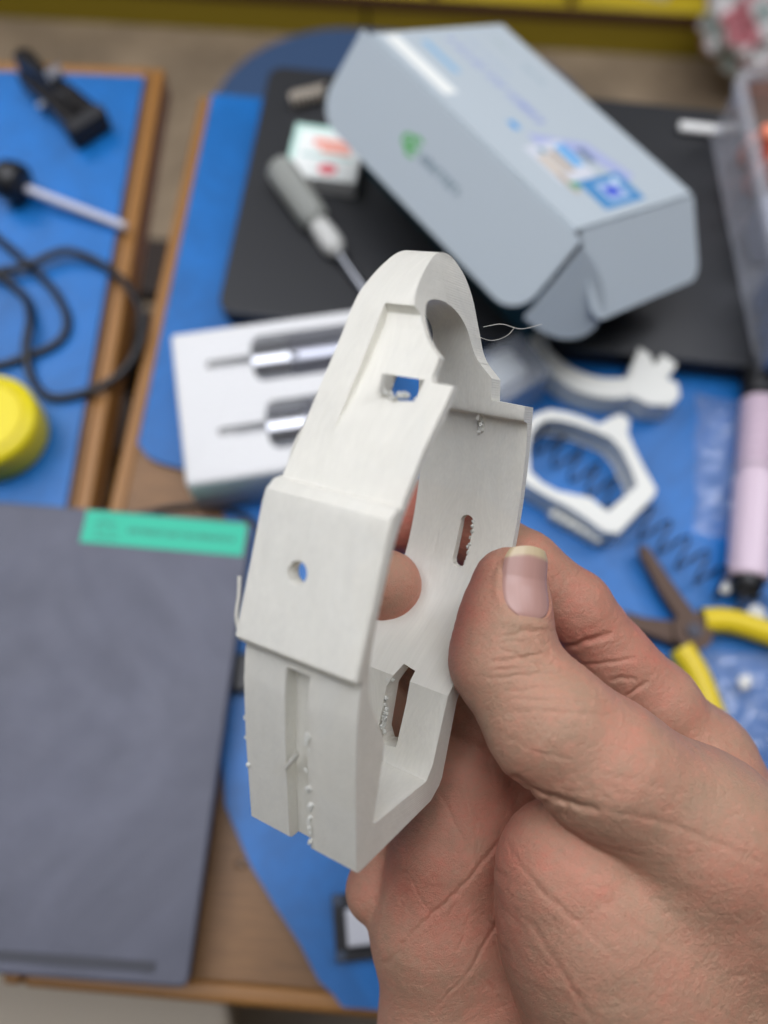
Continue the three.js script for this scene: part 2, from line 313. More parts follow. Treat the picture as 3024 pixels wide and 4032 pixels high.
  { const g = new THREE.BoxGeometry(bl - 0.0064, 0.002, bw - 0.0034); g.applyMatrix4(new THREE.Matrix4().makeBasis(bx, V(0, 1, 0), bx.clone().cross(V(0, 1, 0)))); const c = hinge.clone().addScaledVector(bz, -bw / 2); g.translate(c.x, bot + 0.0012, c.z); part('bottom', g, inside, tray); }
}

// ------------------------------------------------------------------ small things on the black laptop
{
  const cv = document.createElement('canvas'); cv.width = 256; cv.height = 256; const x = cv.getContext('2d');
  x.fillStyle = '#eef1ec'; x.fillRect(0, 0, 256, 256); x.fillStyle = '#bfe3d6'; x.fillRect(0, 0, 256, 26); x.fillRect(0, 0, 22, 256);
  x.fillStyle = '#f2a08c'; x.fillRect(80, 62, 150, 36); x.fillRect(110, 104, 110, 24); x.fillStyle = '#a9d0c8'; x.fillRect(40, 140, 190, 14); x.fillStyle = '#e8717a'; x.beginPath(); x.ellipse(150, 206, 34, 26, 0, 0, 7); x.fill();
  const tx = new THREE.CanvasTexture(cv); tx.colorSpace = THREE.SRGBColorSpace;
  const pm = new THREE.MeshStandardMaterial({ map: tx, roughness: 0.35 });
  single('small_carton', new THREE.BoxGeometry(0.046, 0.012, 0.044), [M.white, M.white, pm, M.white, M.white, M.white], 'small white carton with red and green print beside the kit box', 'carton', [-0.0555, 0.7782, -0.411], [0, -0.08, 0]);
  const sp = helix(0.0044, 7, 0.024, 0.0011, 20, 8);
  single('coil_spring', sp, new THREE.MeshStandardMaterial({ color: lin(0.62, 0.55, 0.45), metalness: 0.4, roughness: 0.4 }), 'short brass coloured coil spring on the black laptop', 'spring', [-0.084, 0.7775, -0.462], [0, 0.42, 0]);
  single('plastic_stick', rbox(0.03, 0.005, 0.008, 0.0024, 3), M.white, 'short white plastic stick at the clear organiser', 'stick', [0.196, 0.7755, -0.466], [0, -0.05, 0]);
}
{ // screwdriver: grey ribbed grip, white collar, steel shaft
  const a = V(-0.084, 0.7835, -0.397), b = V(-0.006, 0.7755, -0.289), d = b.clone().sub(a), L = d.length();
  const t = thing('screwdriver', 'screwdriver with grey ribbed grip lying on the black laptop', 'screwdriver');
  t.position.copy(a); t.quaternion.setFromUnitVectors(V(0, 1, 0), d.normalize());
  const lathe = (pts) => new THREE.LatheGeometry(pts.map(([r, y]) => new THREE.Vector2(r, y)), 40);
  const gm = new THREE.MeshStandardMaterial({ color: lin(0.30, 0.31, 0.28), roughness: 0.5 });
  const grip = lathe([[0, -0.002], [0.006, -0.002], [0.0088, 0.001], [0.0096, 0.008], [0.0094, 0.03], [0.0088, 0.046], [0.0070, 0.05], [0, 0.05]]);
  { const p = grip.attributes.position; for (let i = 0; i < p.count; i++) { const q = Math.atan2(p.getZ(i), p.getX(i)), k = 1 + 0.07 * Math.sign(Math.cos(q * 10)); p.setXYZ(i, p.getX(i) * k, p.getY(i), p.getZ(i) * k); } grip.computeVertexNormals(); }
  part('grip', grip, gm, t);
  part('collar', lathe([[0, 0.0502], [0.0062, 0.0502], [0.0066, 0.054], [0.0074, 0.062], [0.0072, 0.070], [0.0040, 0.076], [0, 0.076]]), new THREE.MeshStandardMaterial({ color: lin(0.62, 0.62, 0.58), roughness: 0.4 }), t);
  part('shaft', lathe([[0, 0.0762], [0.0026, 0.0762], [0.0026, L - 0.006], [0.0012, L], [0, L]]), M.steel, t);
}

// ------------------------------------------------------------------ foam block with the two gear motors
{
  const fp = V(-0.129, 0, -0.260), ang = 0.25, c = Math.cos(ang), s = Math.sin(ang);
  const W = 0.118, D = 0.096, H = 0.038;
  const foamTex = dataTex(256, 256, (u, v) => 0.5 + tiled(u, v, 50) * 0.4 + tiled(u, v, 110, 3) * 0.3);
  const fm = new THREE.MeshPhysicalMaterial({ color: lin(0.74, 0.74, 0.73), roughness: 0.85, bumpMap: withRepeat(foamTex, 12, 12), bumpScale: 0.0004 });
  const ev = new Evaluator(); ev.attributes = ['position', 'normal', 'uv']; ev.useGroups = false;
  let b = new Brush(rbox(W, H, D, 0.003, 2)); b.updateMatrixWorld();
  const cut = (g, x, y, z) => { const k = new Brush(g); k.position.set(x, y, z); k.updateMatrixWorld(); b = ev.evaluate(b, k, SUBTRACTION); };
  // pockets: rear motor and front motor, each with a channel for its shaft
  cut(rbox(0.094, 0.03, 0.030, 0.006, 2), 0.032, H / 2 + 0.003, -0.0235); cut(rbox(0.03, 0.016, 0.006, 0.002), -0.026, H / 2, -0.0235);
  cut(rbox(0.094, 0.03, 0.030, 0.006, 2), 0.035, H / 2 + 0.003, 0.0195); cut(rbox(0.03, 0.016, 0.006, 0.002), -0.024, H / 2, 0.0195);
  const f = thing('foam_block', 'white foam block with two pockets holding small motors', 'foam block', [fp.x + (W / 2) * c + (D / 2) * s, 0.7545 + H / 2, fp.z - (W / 2) * s + (D / 2) * c], ang);
  const fg = boxUV(b.geometry); part('foam', toCreasedNormals(fg, 0.6), fm, f);
  const zinc = new THREE.MeshStandardMaterial({ color: 0xb9bbc0, metalness: 0.92, roughness: 0.26 }), can = new THREE.MeshStandardMaterial({ color: 0x9fa1aa, metalness: 0.9, roughness: 0.34 }), brass = new THREE.MeshStandardMaterial({ color: 0xc8b070, metalness: 1, roughness: 0.3 });
  const along = (r, l) => cyl(r, r, l, 36).rotateZ(Math.PI / 2);
  for (const [lx, lz, label] of [[0.018, -0.0235, 'silver gear motor in the foam pocket beside the black laptop'], [0.021, 0.0195, 'silver gear motor in the foam pocket beside the grey laptop']]) {
    const g = V(lx, 0.0105, lz).applyAxisAngle(V(0, 1, 0), ang).add(f.position);
    const t = thing('gear_motor', label, 'motor', [g.x, g.y, g.z], ang, 'gear motors in the foam block');
    part('gearbox', along(0.0122, 0.021), zinc, t, [-0.0225, 0, 0]);
    part('mounting_flange', along(0.0126, 0.002), can, t, [-0.011, 0, 0]);
    part('motor_can', along(0.0120, 0.042), can, t, [0.011, 0, 0]);
    part('shaft', along(0.002, 0.018), M.steel, t, [-0.042, 0, 0]);
    part('screw', new THREE.SphereGeometry(0.0024, 16, 10), zinc, t, [-0.0095, 0.0118, 0.0025]);
    part('end_cap', along(0.0095, 0.003), M.blackSoft, t, [0.0335, 0, 0]);
  }
}

// ------------------------------------------------------------------ things on the blue mat right of the held part
const pla = new THREE.MeshStandardMaterial({ color: lin(0.74, 0.74, 0.68), roughness: 0.42 });
{ // half ring bracket
  const pts = []; const cx = 0.126, cz = -0.301;
  const out = [];
  for (let i = 0; i <= 20; i++) { const a = (205 - 178 * i / 20) * Math.PI / 180; out.push([cx + 0.048 * Math.cos(a), cz + 0.050 * Math.sin(a)]); }
  const inn = []; for (let i = 0; i <= 20; i++) { const a = (205 - 178 * i / 20) * Math.PI / 180; inn.push([cx + 0.0385 * Math.cos(a), cz + 0.036 * Math.sin(a)]); }
  const t = thing('half_ring_bracket', 'white plastic half ring bracket lying near the black laptop', 'bracket', [0, 0, 0], 0, 'white printed brackets on the mat');
  part('arc', slab([...out.reverse(), ...inn], 0.773, 0.019, 0.0012), pla, t);
  part('lug', slab([[0.146, -0.288], [0.153, -0.283], [0.156, -0.270], [0.168, -0.265], [0.169, -0.256], [0.163, -0.249], [0.150, -0.2485], [0.135, -0.256], [0.140, -0.272]], 0.7735, 0.0195, 0.001), pla, t);
}
{ // open ring bracket with a square corner
  const o = [[0.0735, -0.196], [0.0725, -0.212], [0.075, -0.226], [0.082, -0.236], [0.0915, -0.2405], [0.103, -0.2395], [0.113, -0.2365], [0.1205, -0.2335], [0.1275, -0.2385], [0.134, -0.2415], [0.1385, -0.237], [0.137, -0.229], [0.1405, -0.219], [0.1455, -0.207], [0.1515, -0.195], [0.1505, -0.191], [0.129, -0.166], [0.121, -0.1665], [0.110, -0.1745], [0.101, -0.180], [0.090, -0.185], [0.081, -0.190]];
  const i = [[0.0795, -0.199], [0.0865, -0.1925], [0.0955, -0.188], [0.106, -0.1865], [0.1135, -0.1855], [0.1185, -0.1815], [0.1235, -0.1775], [0.1415, -0.196], [0.1385, -0.206], [0.1335, -0.218], [0.127, -0.2255], [0.1185, -0.229], [0.108, -0.2325], [0.0985, -0.2345], [0.0905, -0.2345], [0.0845, -0.231], [0.0800, -0.224], [0.0785, -0.212]];
  const s = new THREE.Shape(o.map(([x, z]) => new THREE.Vector2(x, -z))); s.holes.push(new THREE.Path(i.slice().reverse().map(([x, z]) => new THREE.Vector2(x, -z))));
  const g = new THREE.ExtrudeGeometry(s, { depth: 0.018, bevelEnabled: true, bevelSize: 0.0008, bevelThickness: 0.0008, bevelOffset: -0.0008, bevelSegments: 2 }); g.rotateX(-Math.PI / 2); g.translate(0, 0.7545, 0);
  const t = thing('ring_bracket', 'white plastic ring bracket with a square corner around the long spring', 'bracket', [0, 0, 0], 0, 'white printed brackets on the mat');
  part('ring', g, pla, t);
  for (let k = 0; k < 7; k++) part('tooth', rbox(0.004, 0.008, 0.005, 0.001), pla, t, [0.096 + k * 0.0042, 0.7585, -0.180 + k * 0.0022], [0, -0.5, 0]);
}
{ // long coil spring lying across the mat and through the ring
  const a = V(0.079, 0.7628, -0.237), b = V(0.206, 0.7628, -0.130), L = a.distanceTo(b);
  const m = single('coil_spring', helix(0.0088, 13, L, 0.0008, 26, 6), M.darkSteel, 'long dark steel coil spring lying across the mat through the ring', 'spring');
  m.position.copy(a); m.quaternion.setFromUnitVectors(V(1, 0, 0), b.clone().sub(a).normalize());
}
{ // clear plastic cap box beside the half ring
  const t = thing('clear_box', 'small clear plastic box with a white insert beside the half ring', 'box', [0.067, 0.7537, -0.260], 0.68);
  const clear = new THREE.MeshPhysicalMaterial({ color: 0xf4f6f8, transmission: 0.86, thickness: 0, roughness: 0.15, ior: 1.45 });
  part('insert', rbox(0.026, 0.026, 0.020, 0.003), M.white, t, [-0.003, 0.0145, -0.003]);
  for (const s of [-1, 1]) { part('side_wall', rbox(0.0012, 0.03, 0.030, 0.0005), clear, t, [s * 0.0175, 0.0155, 0]); part('end_wall', rbox(0.0336, 0.03, 0.0012, 0.0005), clear, t, [0, 0.0155, s * 0.0155]); }
  part('lid', rbox(0.037, 0.0014, 0.033, 0.0006), clear, t, [0, 0.0315, 0]);
}
{ // pale pink tube with a ribbed sleeve
  const a = V(0.2005, 0.7665, -0.144), b = V(0.227, 0.7665, -0.310), d = b.clone().sub(a), L = d.length();
  const t = thing('pink_tube', 'pale pink plastic tube with a ribbed sleeve on the mat', 'tube'); t.position.copy(a); t.quaternion.setFromUnitVectors(V(0, 1, 0), d.normalize());
  const pink = new THREE.MeshStandardMaterial({ color: lin(0.68, 0.54, 0.62), roughness: 0.35 });
  const lathe = (pts) => new THREE.LatheGeometry(pts.map(([r, y]) => new THREE.Vector2(r, y)), 36);
  part('barrel', lathe([[0.0075, 0.004], [0.0105, 0.0035], [0.0112, 0.006], [0.0112, 0.064], [0.0095, 0.068], [0.0095, 0.070]]), pink, t);
  part('dark_nose', lathe([[0, -0.006], [0.006, -0.006], [0.0088, 0.002], [0.0088, 0.010], [0, 0.010]]), M.black, t);
  const rib = []; for (let k = 0; k < 7; k++) { const y = 0.0702 + k * 0.0070; rib.push([0.0076, y], [0.0104, y + 0.0014], [0.0112, y + 0.0033], [0.0104, y + 0.0052], [0.0076, y + 0.0066]); }
  part('ribbed_sleeve', lathe(rib), pink, t);
  part('end_cap', lathe([[0.0088, 0.12], [0.0105, 0.121], [0.0112, 0.124], [0.0112, L], [0, L]]), M.black, t);
}
{ // pliers: brown steel jaws, yellow grips
  const t = thing('pliers', 'open pliers with rusty brown jaws and yellow grips', 'pliers');
  const rust = new THREE.MeshStandardMaterial({ color: lin(0.09, 0.055, 0.038), metalness: 0.5, roughness: 0.55 });
  const flat = (o, top, th) => slab(o, top, th, 0.0012);
  part('pivot', cyl(0.0105, 0.0105, 0.009, 30), rust, t, [0.169, 0.7622, -0.1165]);
  part('rivet', cyl(0.004, 0.004, 0.0015, 20), M.darkSteel, t, [0.169, 0.7676, -0.1165]);
  part('jaw', flat([[0.163, -0.122], [0.160, -0.109], [0.145, -0.113], [0.127, -0.1195], [0.122, -0.1235], [0.128, -0.1265], [0.146, -0.1225]], 0.7645, 0.006), rust, t);
  part('jaw', flat([[0.172, -0.126], [0.163, -0.121], [0.153, -0.138], [0.144, -0.157], [0.143, -0.164], [0.148, -0.163], [0.160, -0.144]], 0.7655, 0.006), rust, t);
  const grip = (pts) => { const g = tube(pts, 0.0068, 40, 14); return g; };
  part('grip', grip([[0.1755, 0.7625, -0.1235], [0.189, 0.7625, -0.1245], [0.206, 0.7625, -0.121], [0.232, 0.7625, -0.112], [0.262, 0.7625, -0.099]]), M.yellow, t);
  part('grip', grip([[0.163, 0.7625, -0.1075], [0.1705, 0.7625, -0.0945], [0.176, 0.7625, -0.078], [0.182, 0.7625, -0.057], [0.184, 0.7625, -0.03]]), M.yellow, t);
}
function bag(label, pos, w, d, turn, sd) { // a crumpled clear film pouch
  const g = new THREE.PlaneGeometry(w, d, 46, 46); g.rotateX(-Math.PI / 2); const p = g.attributes.position;
  for (let i = 0; i < p.count; i++) {
    const x = p.getX(i), z = p.getZ(i), e = Math.min(1, (w / 2 - Math.abs(x)) / 0.012, (d / 2 - Math.abs(z)) / 0.012);
    const r = Math.abs(nz(x * 60 + sd, z * 60, sd)) * 0.0055 + Math.abs(nz(x * 140, z * 140 + sd, 4)) * 0.0018;
    p.setXYZ(i, x + 0.003 * nz(z * 50, sd, 1), 0.001 + Math.max(0, e) * (0.0025 + r), z + 0.003 * nz(x * 50, sd, 7));
  }
  g.computeVertexNormals();
  const m = single('plastic_bag', g, new THREE.MeshPhysicalMaterial({ color: 0xf2f6fb, transmission: 0.9, thickness: 0, roughness: 0.16, ior: 1.5, side: THREE.DoubleSide }), label, 'plastic bag', pos, [0, turn, 0], 'clear plastic bags on the mat'); return m;
}
bag('crumpled clear plastic bag beside the pale pink tube', [0.203, 0.7538, -0.222], 0.042, 0.092, -0.1, 3);
bag('crumpled clear plastic bag under the yellow plier grips', [0.200, 0.7538, -0.078], 0.085, 0.062, 0.12, 11);
{ // white plastic scraps and a pale flower-like nut
  let k = 0;
  for (const [x, z, s, where] of [[0.191, -0.144, 0.0032, 'small white plastic scrap beside the nose of the pink tube'], [0.207, -0.130, 0.0045, 'white plastic scrap at the end of the long spring'], [0.197, -0.092, 0.0036, 'white plastic scrap between the two yellow plier grips'], [0.193, -0.056, 0.0026, 'tiny white plastic scrap on the bag under the pliers']]) {
    const g = new THREE.IcosahedronGeometry(s, 3), p = g.attributes.position; for (let i = 0; i < p.count; i++) { const q = V().fromBufferAttribute(p, i), f = 1 + 0.5 * nz(q.x * 300 + k, q.y * 300, q.z * 300); p.setXYZ(i, q.x * f, q.y * f * 0.6, q.z * f); } g.computeVertexNormals();
    single('plastic_scrap', g, M.white, where, 'scrap', [x, 0.7535 + s * 0.6 + 0.0045, z], [0, k++, 0], 'white plastic scraps on the mat');
  }
}
{ // clear organiser with orange and blue contents at the picture's right
  const t = thing('organiser_box', 'clear plastic organiser box with orange and blue contents', 'box', [0.270, 0.7725, -0.372], 0.07);
  const clear = new THREE.MeshPhysicalMaterial({ color: 0xf4f5f8, transmission: 0.86, thickness: 0, roughness: 0.12, ior: 1.45 });
  const W = 0.125, H = 0.052, D = 0.19;
  part('bottom', rbox(W - 0.004, 0.002, D - 0.004, 0.0008), clear, t, [0, 0.0012, 0]);
  part('rim', (() => { const s = new THREE.Shape(roundRect(W + 0.008, D + 0.008, 0.016).map(([x, z]) => new THREE.Vector2(x, z))); s.holes.push(new THREE.Path(roundRect(W - 0.004, D - 0.004, 0.012).reverse().map(([x, z]) => new THREE.Vector2(x, z)))); const g = new THREE.ExtrudeGeometry(s, { depth: 0.004, bevelEnabled: true, bevelSize: 0.001, bevelThickness: 0.001, bevelSegments: 2 }); g.rotateX(-Math.PI / 2); return g; })(), clear, t, [0, H - 0.004, 0]);
  for (const s of [-1, 1]) { part('side_wall', rbox(0.002, H - 0.006, D - 0.004, 0.0008), clear, t, [s * (W / 2 - 0.002), H / 2 - 0.001, 0]); part('end_wall', rbox(W - 0.008, H - 0.006, 0.002, 0.0008), clear, t, [0, H / 2 - 0.001, s * (D / 2 - 0.002)]); }
  for (const z of [-0.03, 0.035]) part('divider', rbox(W - 0.008, H - 0.012, 0.0018, 0.0006), clear, t, [0, H / 2 - 0.004, z]);
  const orange = new THREE.MeshStandardMaterial({ color: lin(0.85, 0.26, 0.15), roughness: 0.5 }), blue = new THREE.MeshStandardMaterial({ color: lin(0.03, 0.12, 0.33), roughness: 0.5 }), grey = new THREE.MeshStandardMaterial({ color: lin(0.4, 0.42, 0.5), roughness: 0.5 });
  for (let k = 0; k < 4; k++) single('orange_strip', rbox(0.110, 0.020, 0.012, 0.003), orange, 'orange plastic strip inside the clear organiser box', 'strip', [0.273 + rr(-0.002, 0.002), 0.7855 + (k % 2) * 0.0205, -0.442 + k * 0.012], [0, 0.07 + rr(-0.1, 0.1), 0], 'orange strips in the organiser');
  single('grey_strip', rbox(0.108, 0.03, 0.03, 0.004), grey, 'grey plastic block inside the clear organiser box', 'block', [0.270, 0.7905, -0.372], [0, 0.07, 0]);
  for (let k = 0; k < 3; k++) single('blue_block', rbox(0.106, 0.032, 0.018, 0.004), blue, 'blue plastic block inside the clear organiser box', 'block', [0.270, 0.7915, -0.323 + k * 0.0195], [0, 0.07 + rr(-0.04, 0.04), 0], 'blue blocks in the organiser');
}
// ------------------------------------------------------------------ things near the grey laptop
{
  const t = thing('circuit_board', 'small black circuit board with a white block near the palm', 'circuit board', [0.003, 0.7535, 0.0365], 0.17);
  part('board', rbox(0.024, 0.0018, 0.029, 0.0004), M.blackSoft, t, [0, 0.0035, 0]);
  part('white_block', rbox(0.013, 0.006, 0.016, 0.001), new THREE.MeshStandardMaterial({ color: lin(0.55, 0.56, 0.6), roughness: 0.5 }), t, [0.0005, 0.0076, 0]);
  for (const sx of [-1, 1]) for (const sz of [-1, 1]) { part('standoff', cyl(0.0016, 0.0016, 0.0026, 14), M.steel, t, [sx * 0.0095, 0.0013, sz * 0.0118]); part('screw_head', cyl(0.0022, 0.0022, 0.001, 18), new THREE.MeshStandardMaterial({ color: lin(0.04, 0.06, 0.1), roughness: 0.4 }), t, [sx * 0.0095, 0.0049, sz * 0.0118]); }
}
single('clear_droplet', new THREE.SphereGeometry(0.0032, 28, 14, 0, Math.PI * 2, 0, Math.PI / 2).scale(1, 0.55, 0.85), new THREE.MeshPhysicalMaterial({ color: 0xffffff, transmission: 1, thickness: 0.003, roughness: 0.12, ior: 1.45 }), 'tiny clear glue blob on the bare wood', 'blob', [-0.057, 0.7503, 0.014]);
single('connector', rbox(0.011, 0.007, 0.02, 0.0015), M.black, 'small black connector beside the grey laptop', 'connector', [-0.0675, 0.7572, -0.078], [0, 0.2, 0]);
single('black_wire', tube([[-0.142, 0.7522, -0.1635], [-0.118, 0.7524, -0.1705], [-0.096, 0.7526, -0.1715], [-0.082, 0.7555, -0.168], [-0.07, 0.7555, -0.160], [-0.066, 0.7555, -0.14]], 0.0016, 50, 8), M.black, 'thin black wire between the foam block and grey laptop', 'wire');

// ------------------------------------------------------------------ neighbouring table: cable, knob, yellow disc, clamp
single('black_cable', tube([[-0.30, 0.7562, -0.372], [-0.263, 0.7562, -0.346], [-0.241, 0.7562, -0.329], [-0.216, 0.7562, -0.306], [-0.205, 0.7562, -0.286], [-0.207, 0.7562, -0.273], [-0.225, 0.7562, -0.259], [-0.25, 0.7562, -0.25], [-0.285, 0.7562, -0.262], [-0.296, 0.7562, -0.29], [-0.275, 0.7570, -0.312], [-0.239, 0.7605, -0.3225], [-0.215, 0.7615, -0.336], [-0.190, 0.7570, -0.330], [-0.169, 0.7562, -0.311], [-0.1585, 0.755, -0.284], [-0.166, 0.7555, -0.253], [-0.186, 0.7562, -0.237], [-0.204, 0.7562, -0.233], [-0.2165, 0.7562, -0.243], [-0.224, 0.7600, -0.262], [-0.2265, 0.7605, -0.285], [-0.236, 0.7562, -0.303], [-0.262, 0.7605, -0.318], [-0.31, 0.7562, -0.325]], 0.0026, 260, 10), M.black, 'black cable coiled loosely across the neighbouring table', 'cable');
{
  const t = thing('yellow_disc', 'round yellow plastic disc lying beside the cable coil', 'disc', [-0.2285, 0.7537, -0.205]);
  part('body', new THREE.LatheGeometry([[0, 0], [0.027, 0], [0.0295, 0.003], [0.0298, 0.020], [0.0275, 0.0245], [0.022, 0.0255], [0, 0.0258]].map(([x, y]) => new THREE.Vector2(x, y)), 60), new THREE.MeshStandardMaterial({ color: lin(0.80, 0.66, 0.008), roughness: 0.45 }), t);
  part('rim_ring', new THREE.TorusGeometry(0.0225, 0.0011, 10, 60).rotateX(Math.PI / 2), new THREE.MeshStandardMaterial({ color: lin(0.72, 0.58, 0.008), roughness: 0.45 }), t, [0, 0.0255, 0]);
}
{
  const t = thing('knob_rod', 'white rod with a black round knob on its end', 'rod', [-0.2585, 0.7672, -0.3835], -0.27);
  part('knob', new THREE.LatheGeometry([[0, -0.008], [0.0105, -0.008], [0.0125, -0.006], [0.0132, 0], [0.0125, 0.006], [0.0105, 0.008], [0.004, 0.009], [0, 0.009]].map(([x, y]) => new THREE.Vector2(x, y)), 40).rotateZ(-Math.PI / 2), M.black, t);
  part('rod', bar([0.0095, -0.003, 0], [0.078, -0.0105, 0], 0.0028, 0.0028, 16), new THREE.MeshStandardMaterial({ color: lin(0.6, 0.6, 0.68), roughness: 0.35 }), t);
}
{ // spring clamp: two levers, two jaw pads, a pivot
  const t = thing('spring_clamp', 'black plastic spring clamp at the far edge of the mat', 'clamp', [-0.249, 0.7537, -0.464], -0.72);
  const gl = new THREE.MeshStandardMaterial({ color: lin(0.012, 0.011, 0.011), roughness: 0.22 });
  part('lever', slab([[-0.050, -0.006], [-0.044, -0.012], [-0.02, -0.010], [0.006, -0.013], [0.033, -0.014], [0.036, -0.002], [0.008, -0.001], [-0.02, -0.002], [-0.046, 0.001]], 0.016, 0.014, 0.002), gl, t);
  part('lever', slab([[-0.030, 0.004], [-0.012, 0.001], [0.010, 0.000], [0.036, 0.001], [0.033, 0.013], [0.006, 0.011], [-0.016, 0.010], [-0.028, 0.010]], 0.0165, 0.0145, 0.002), gl, t);
  part('pivot', bar([-0.004, 0.006, -0.014], [-0.004, 0.006, 0.013], 0.003, 0.003, 16), M.steel, t);
  part('jaw_pad', rbox(0.011, 0.017, 0.030, 0.003), M.blackSoft, t, [0.0365, 0.0095, 0]);
  part('spring', helix(0.0042, 4, 0.012, 0.0009, 20, 6), M.steel, t, [-0.006, 0.0205, -0.002], [0, Math.PI / 2, 0]);
}

// ------------------------------------------------------------------ the phone that takes the picture: it stands above the scene and shades its near end
{
  const t = thing('phone', 'dark phone held above the workbench taking the picture', 'phone');
  t.applyMatrix4(new THREE.Matrix4().makeBasis(V(0.99718, 0.02809, -0.06952), V(-0.07498, 0.37355, -0.92457), V(0, 0.92718, 0.37461)).setPosition(0, 1.19, 0));
  part('body', rbox(0.076, 0.162, 0.008, 0.0035, 3), M.black, t, [-0.022, -0.064, 0.0085]);
  part('screen', rbox(0.070, 0.154, 0.0008, 0.0003), new THREE.MeshStandardMaterial({ color: lin(0.02, 0.02, 0.024), roughness: 0.08 }), t, [-0.022, -0.064, 0.0130]);
  part('lens_ring', new THREE.TorusGeometry(0.0062, 0.0012, 12, 36), M.darkSteel, t, [0, 0, 0.0040]);
}
// ------------------------------------------------------------------ the held part: a 3D printed frame
// Its own axes: a across the band (x), u down the frame (-y), w from the front wall to the rear wall (-z); built in millimetres of the print.
const PS = 0.00087;
const partFrame = new THREE.Matrix4().makeBasis(V(0.84618, 0.41705, 0.33174), V(0.07779, 0.51917, -0.85112), V(-0.52719, 0.74601, 0.40687)).setPosition(-0.02289, 1.03461, -0.06828);
const frameObj = thing('printed_frame', 'off white 3D printed loop frame with slots, held in the hand', 'printed part');
frameObj.applyMatrix4(partFrame);
{
  const A = 34.1;
  const curve = (pts, n) => new THREE.CatmullRomCurve3(pts.map(([u, w]) => V(w, -u, 0)), false, 'centripetal').getPoints(n).map((p) => new THREE.Vector2(p.x, p.y));
  const line = (pts) => pts.map(([u, w]) => new THREE.Vector2(w, -u));
  const outer = [...line([[91.6, 9.7], [91.0, 8.4], [66, 1.6]]),
    ...curve([[50, -2], [40, -3], [30, -2.6], [15, -0.8], [4, 0.6], [-0.5, 2.2], [-9.6, 6.4], [-23.5, 12.5], [-34, 17.2], [-46.4, 22.5], [-52, 27.3], [-56.8, 32.8], [-60.5, 38.5], [-62, 44], [-61.2, 49.5], [-58, 54], [-52, 57.5], [-45, 60.2], [-39, 62.3], [-25, 66.4], [-16, 68.8], [-7, 70.6], [4, 72], [15, 72.2], [25, 71], [33, 68], [40, 63], [48, 55.5], [54, 51]], 150),
    ...line([[58, 49.6], [80.5, 48.8], [82.6, 47.8], [85.8, 44]])];
  const inner = [...line([[80.2, 14], [79.4, 12.4], [63, 12.4]]),
    ...curve([[58, 11.6], [51, 6.5], [44, 1.6], [33, -0.8], [15, 0.6], [4, 2.8], [-9.6, 9.6], [-20, 15.5], [-28, 19.6], [-38, 24.2], [-44, 26.6], [-47.2, 29.2], [-48.6, 33], [-49, 39], [-48.2, 45], [-46, 50], [-43, 53.4], [-39, 55.6], [-32, 58.4], [-26, 60.2], [-22.2, 61.2], [-21.4, 61.8], [-20.9, 63.9], [-16, 65.9], [-7, 67.9], [4, 69.3], [15, 69.5], [25, 68.1], [33, 64.6], [40, 58.5], [48, 49]], 140),
    ...line([[54.4, 43.2], [74, 41.2], [78, 39]])];
  const s = new THREE.Shape(outer); s.holes.push(new THREE.Path(inner.reverse()));
  const ring = new THREE.ExtrudeGeometry(s, { depth: A, bevelEnabled: false, steps: 6 }); ring.rotateY(Math.PI / 2);
  const ev = new Evaluator(); ev.attributes = ['position', 'normal', 'uv']; ev.useGroups = false; ev.useCDTClipping = true;
  let b = new Brush(ring); b.updateMatrixWorld();
  const op = (g, kind) => { const k = new Brush(g); k.updateMatrixWorld(); b = ev.evaluate(b, k, kind); };
  // prism through the walls: outline in (a, u), from w0 to w1
  const prism = (pts, w0, w1) => { const q = new THREE.Shape(pts.map(([a, u]) => new THREE.Vector2(a, -u))); const g = new THREE.ExtrudeGeometry(q, { depth: w1 - w0, bevelEnabled: false }); g.translate(0, 0, -w1); return g; };
  // profile across the band: outline in (u, w), from a0 to a1
  const across = (pts, a0, a1, bevel = 0) => { const q = new THREE.Shape(pts.map(([u, w]) => new THREE.Vector2(w, -u))); const g = new THREE.ExtrudeGeometry(q, { depth: a1 - a0 - 2 * bevel, bevelEnabled: bevel > 0, bevelSize: bevel, bevelThickness: bevel, bevelOffset: -bevel, bevelSegments: 3 }); g.rotateY(Math.PI / 2); g.translate(a0 + bevel, 0, 0); return g; };
  const smooth = (pts, n) => new THREE.CatmullRomCurve3(pts.map(([x, y]) => V(x, y, 0))).getPoints(n).map((p) => [p.x, p.y]);
  // neck: the band narrows towards the loop, front and rear
  op(prism([...smooth([[10.6, -70], [11, -61.5], [12.4, -58], [14.2, -53], [16.2, -48], [19.4, -42], [23.5, -37], [27.6, -34]], 40), [27.6, -29.5], [28.4, -28], [44, -28], [44, -70]], -20, 41), SUBTRACTION);
  op(prism([...smooth([[10.6, -70], [11, -61.5], [12.4, -58], [14.2, -53], [16.2, -45], [18.6, -37], [23.6, -31.7]], 40), [23.8, -25.8], [44, -25.2], [44, -70]], 40.9, 90), SUBTRACTION);
  op(prism(smooth([[-3, -50.5], [1.5, -50], [4.4, -46.5], [5.2, -42], [4.2, -37.5], [1.2, -34.2], [-3, -33.6]], 30), 41.6, 90), SUBTRACTION);
  // recess beside the rib of the front neck, and the opening at its foot
  op(across([[-45.6, 10], [-45.4, 22.4], [-43.5, 23.8], [-40, 22.7], [-30, 18.2], [-22.5, 14.0], [-12.5, 7.6], [-11, 2]], 9, 50), SUBTRACTION);
  op(prism([[17, -28.4], [26.2, -28.4], [26.2, -23.2], [20.5, -22.6], [17, -24]], 4, 30), SUBTRACTION);
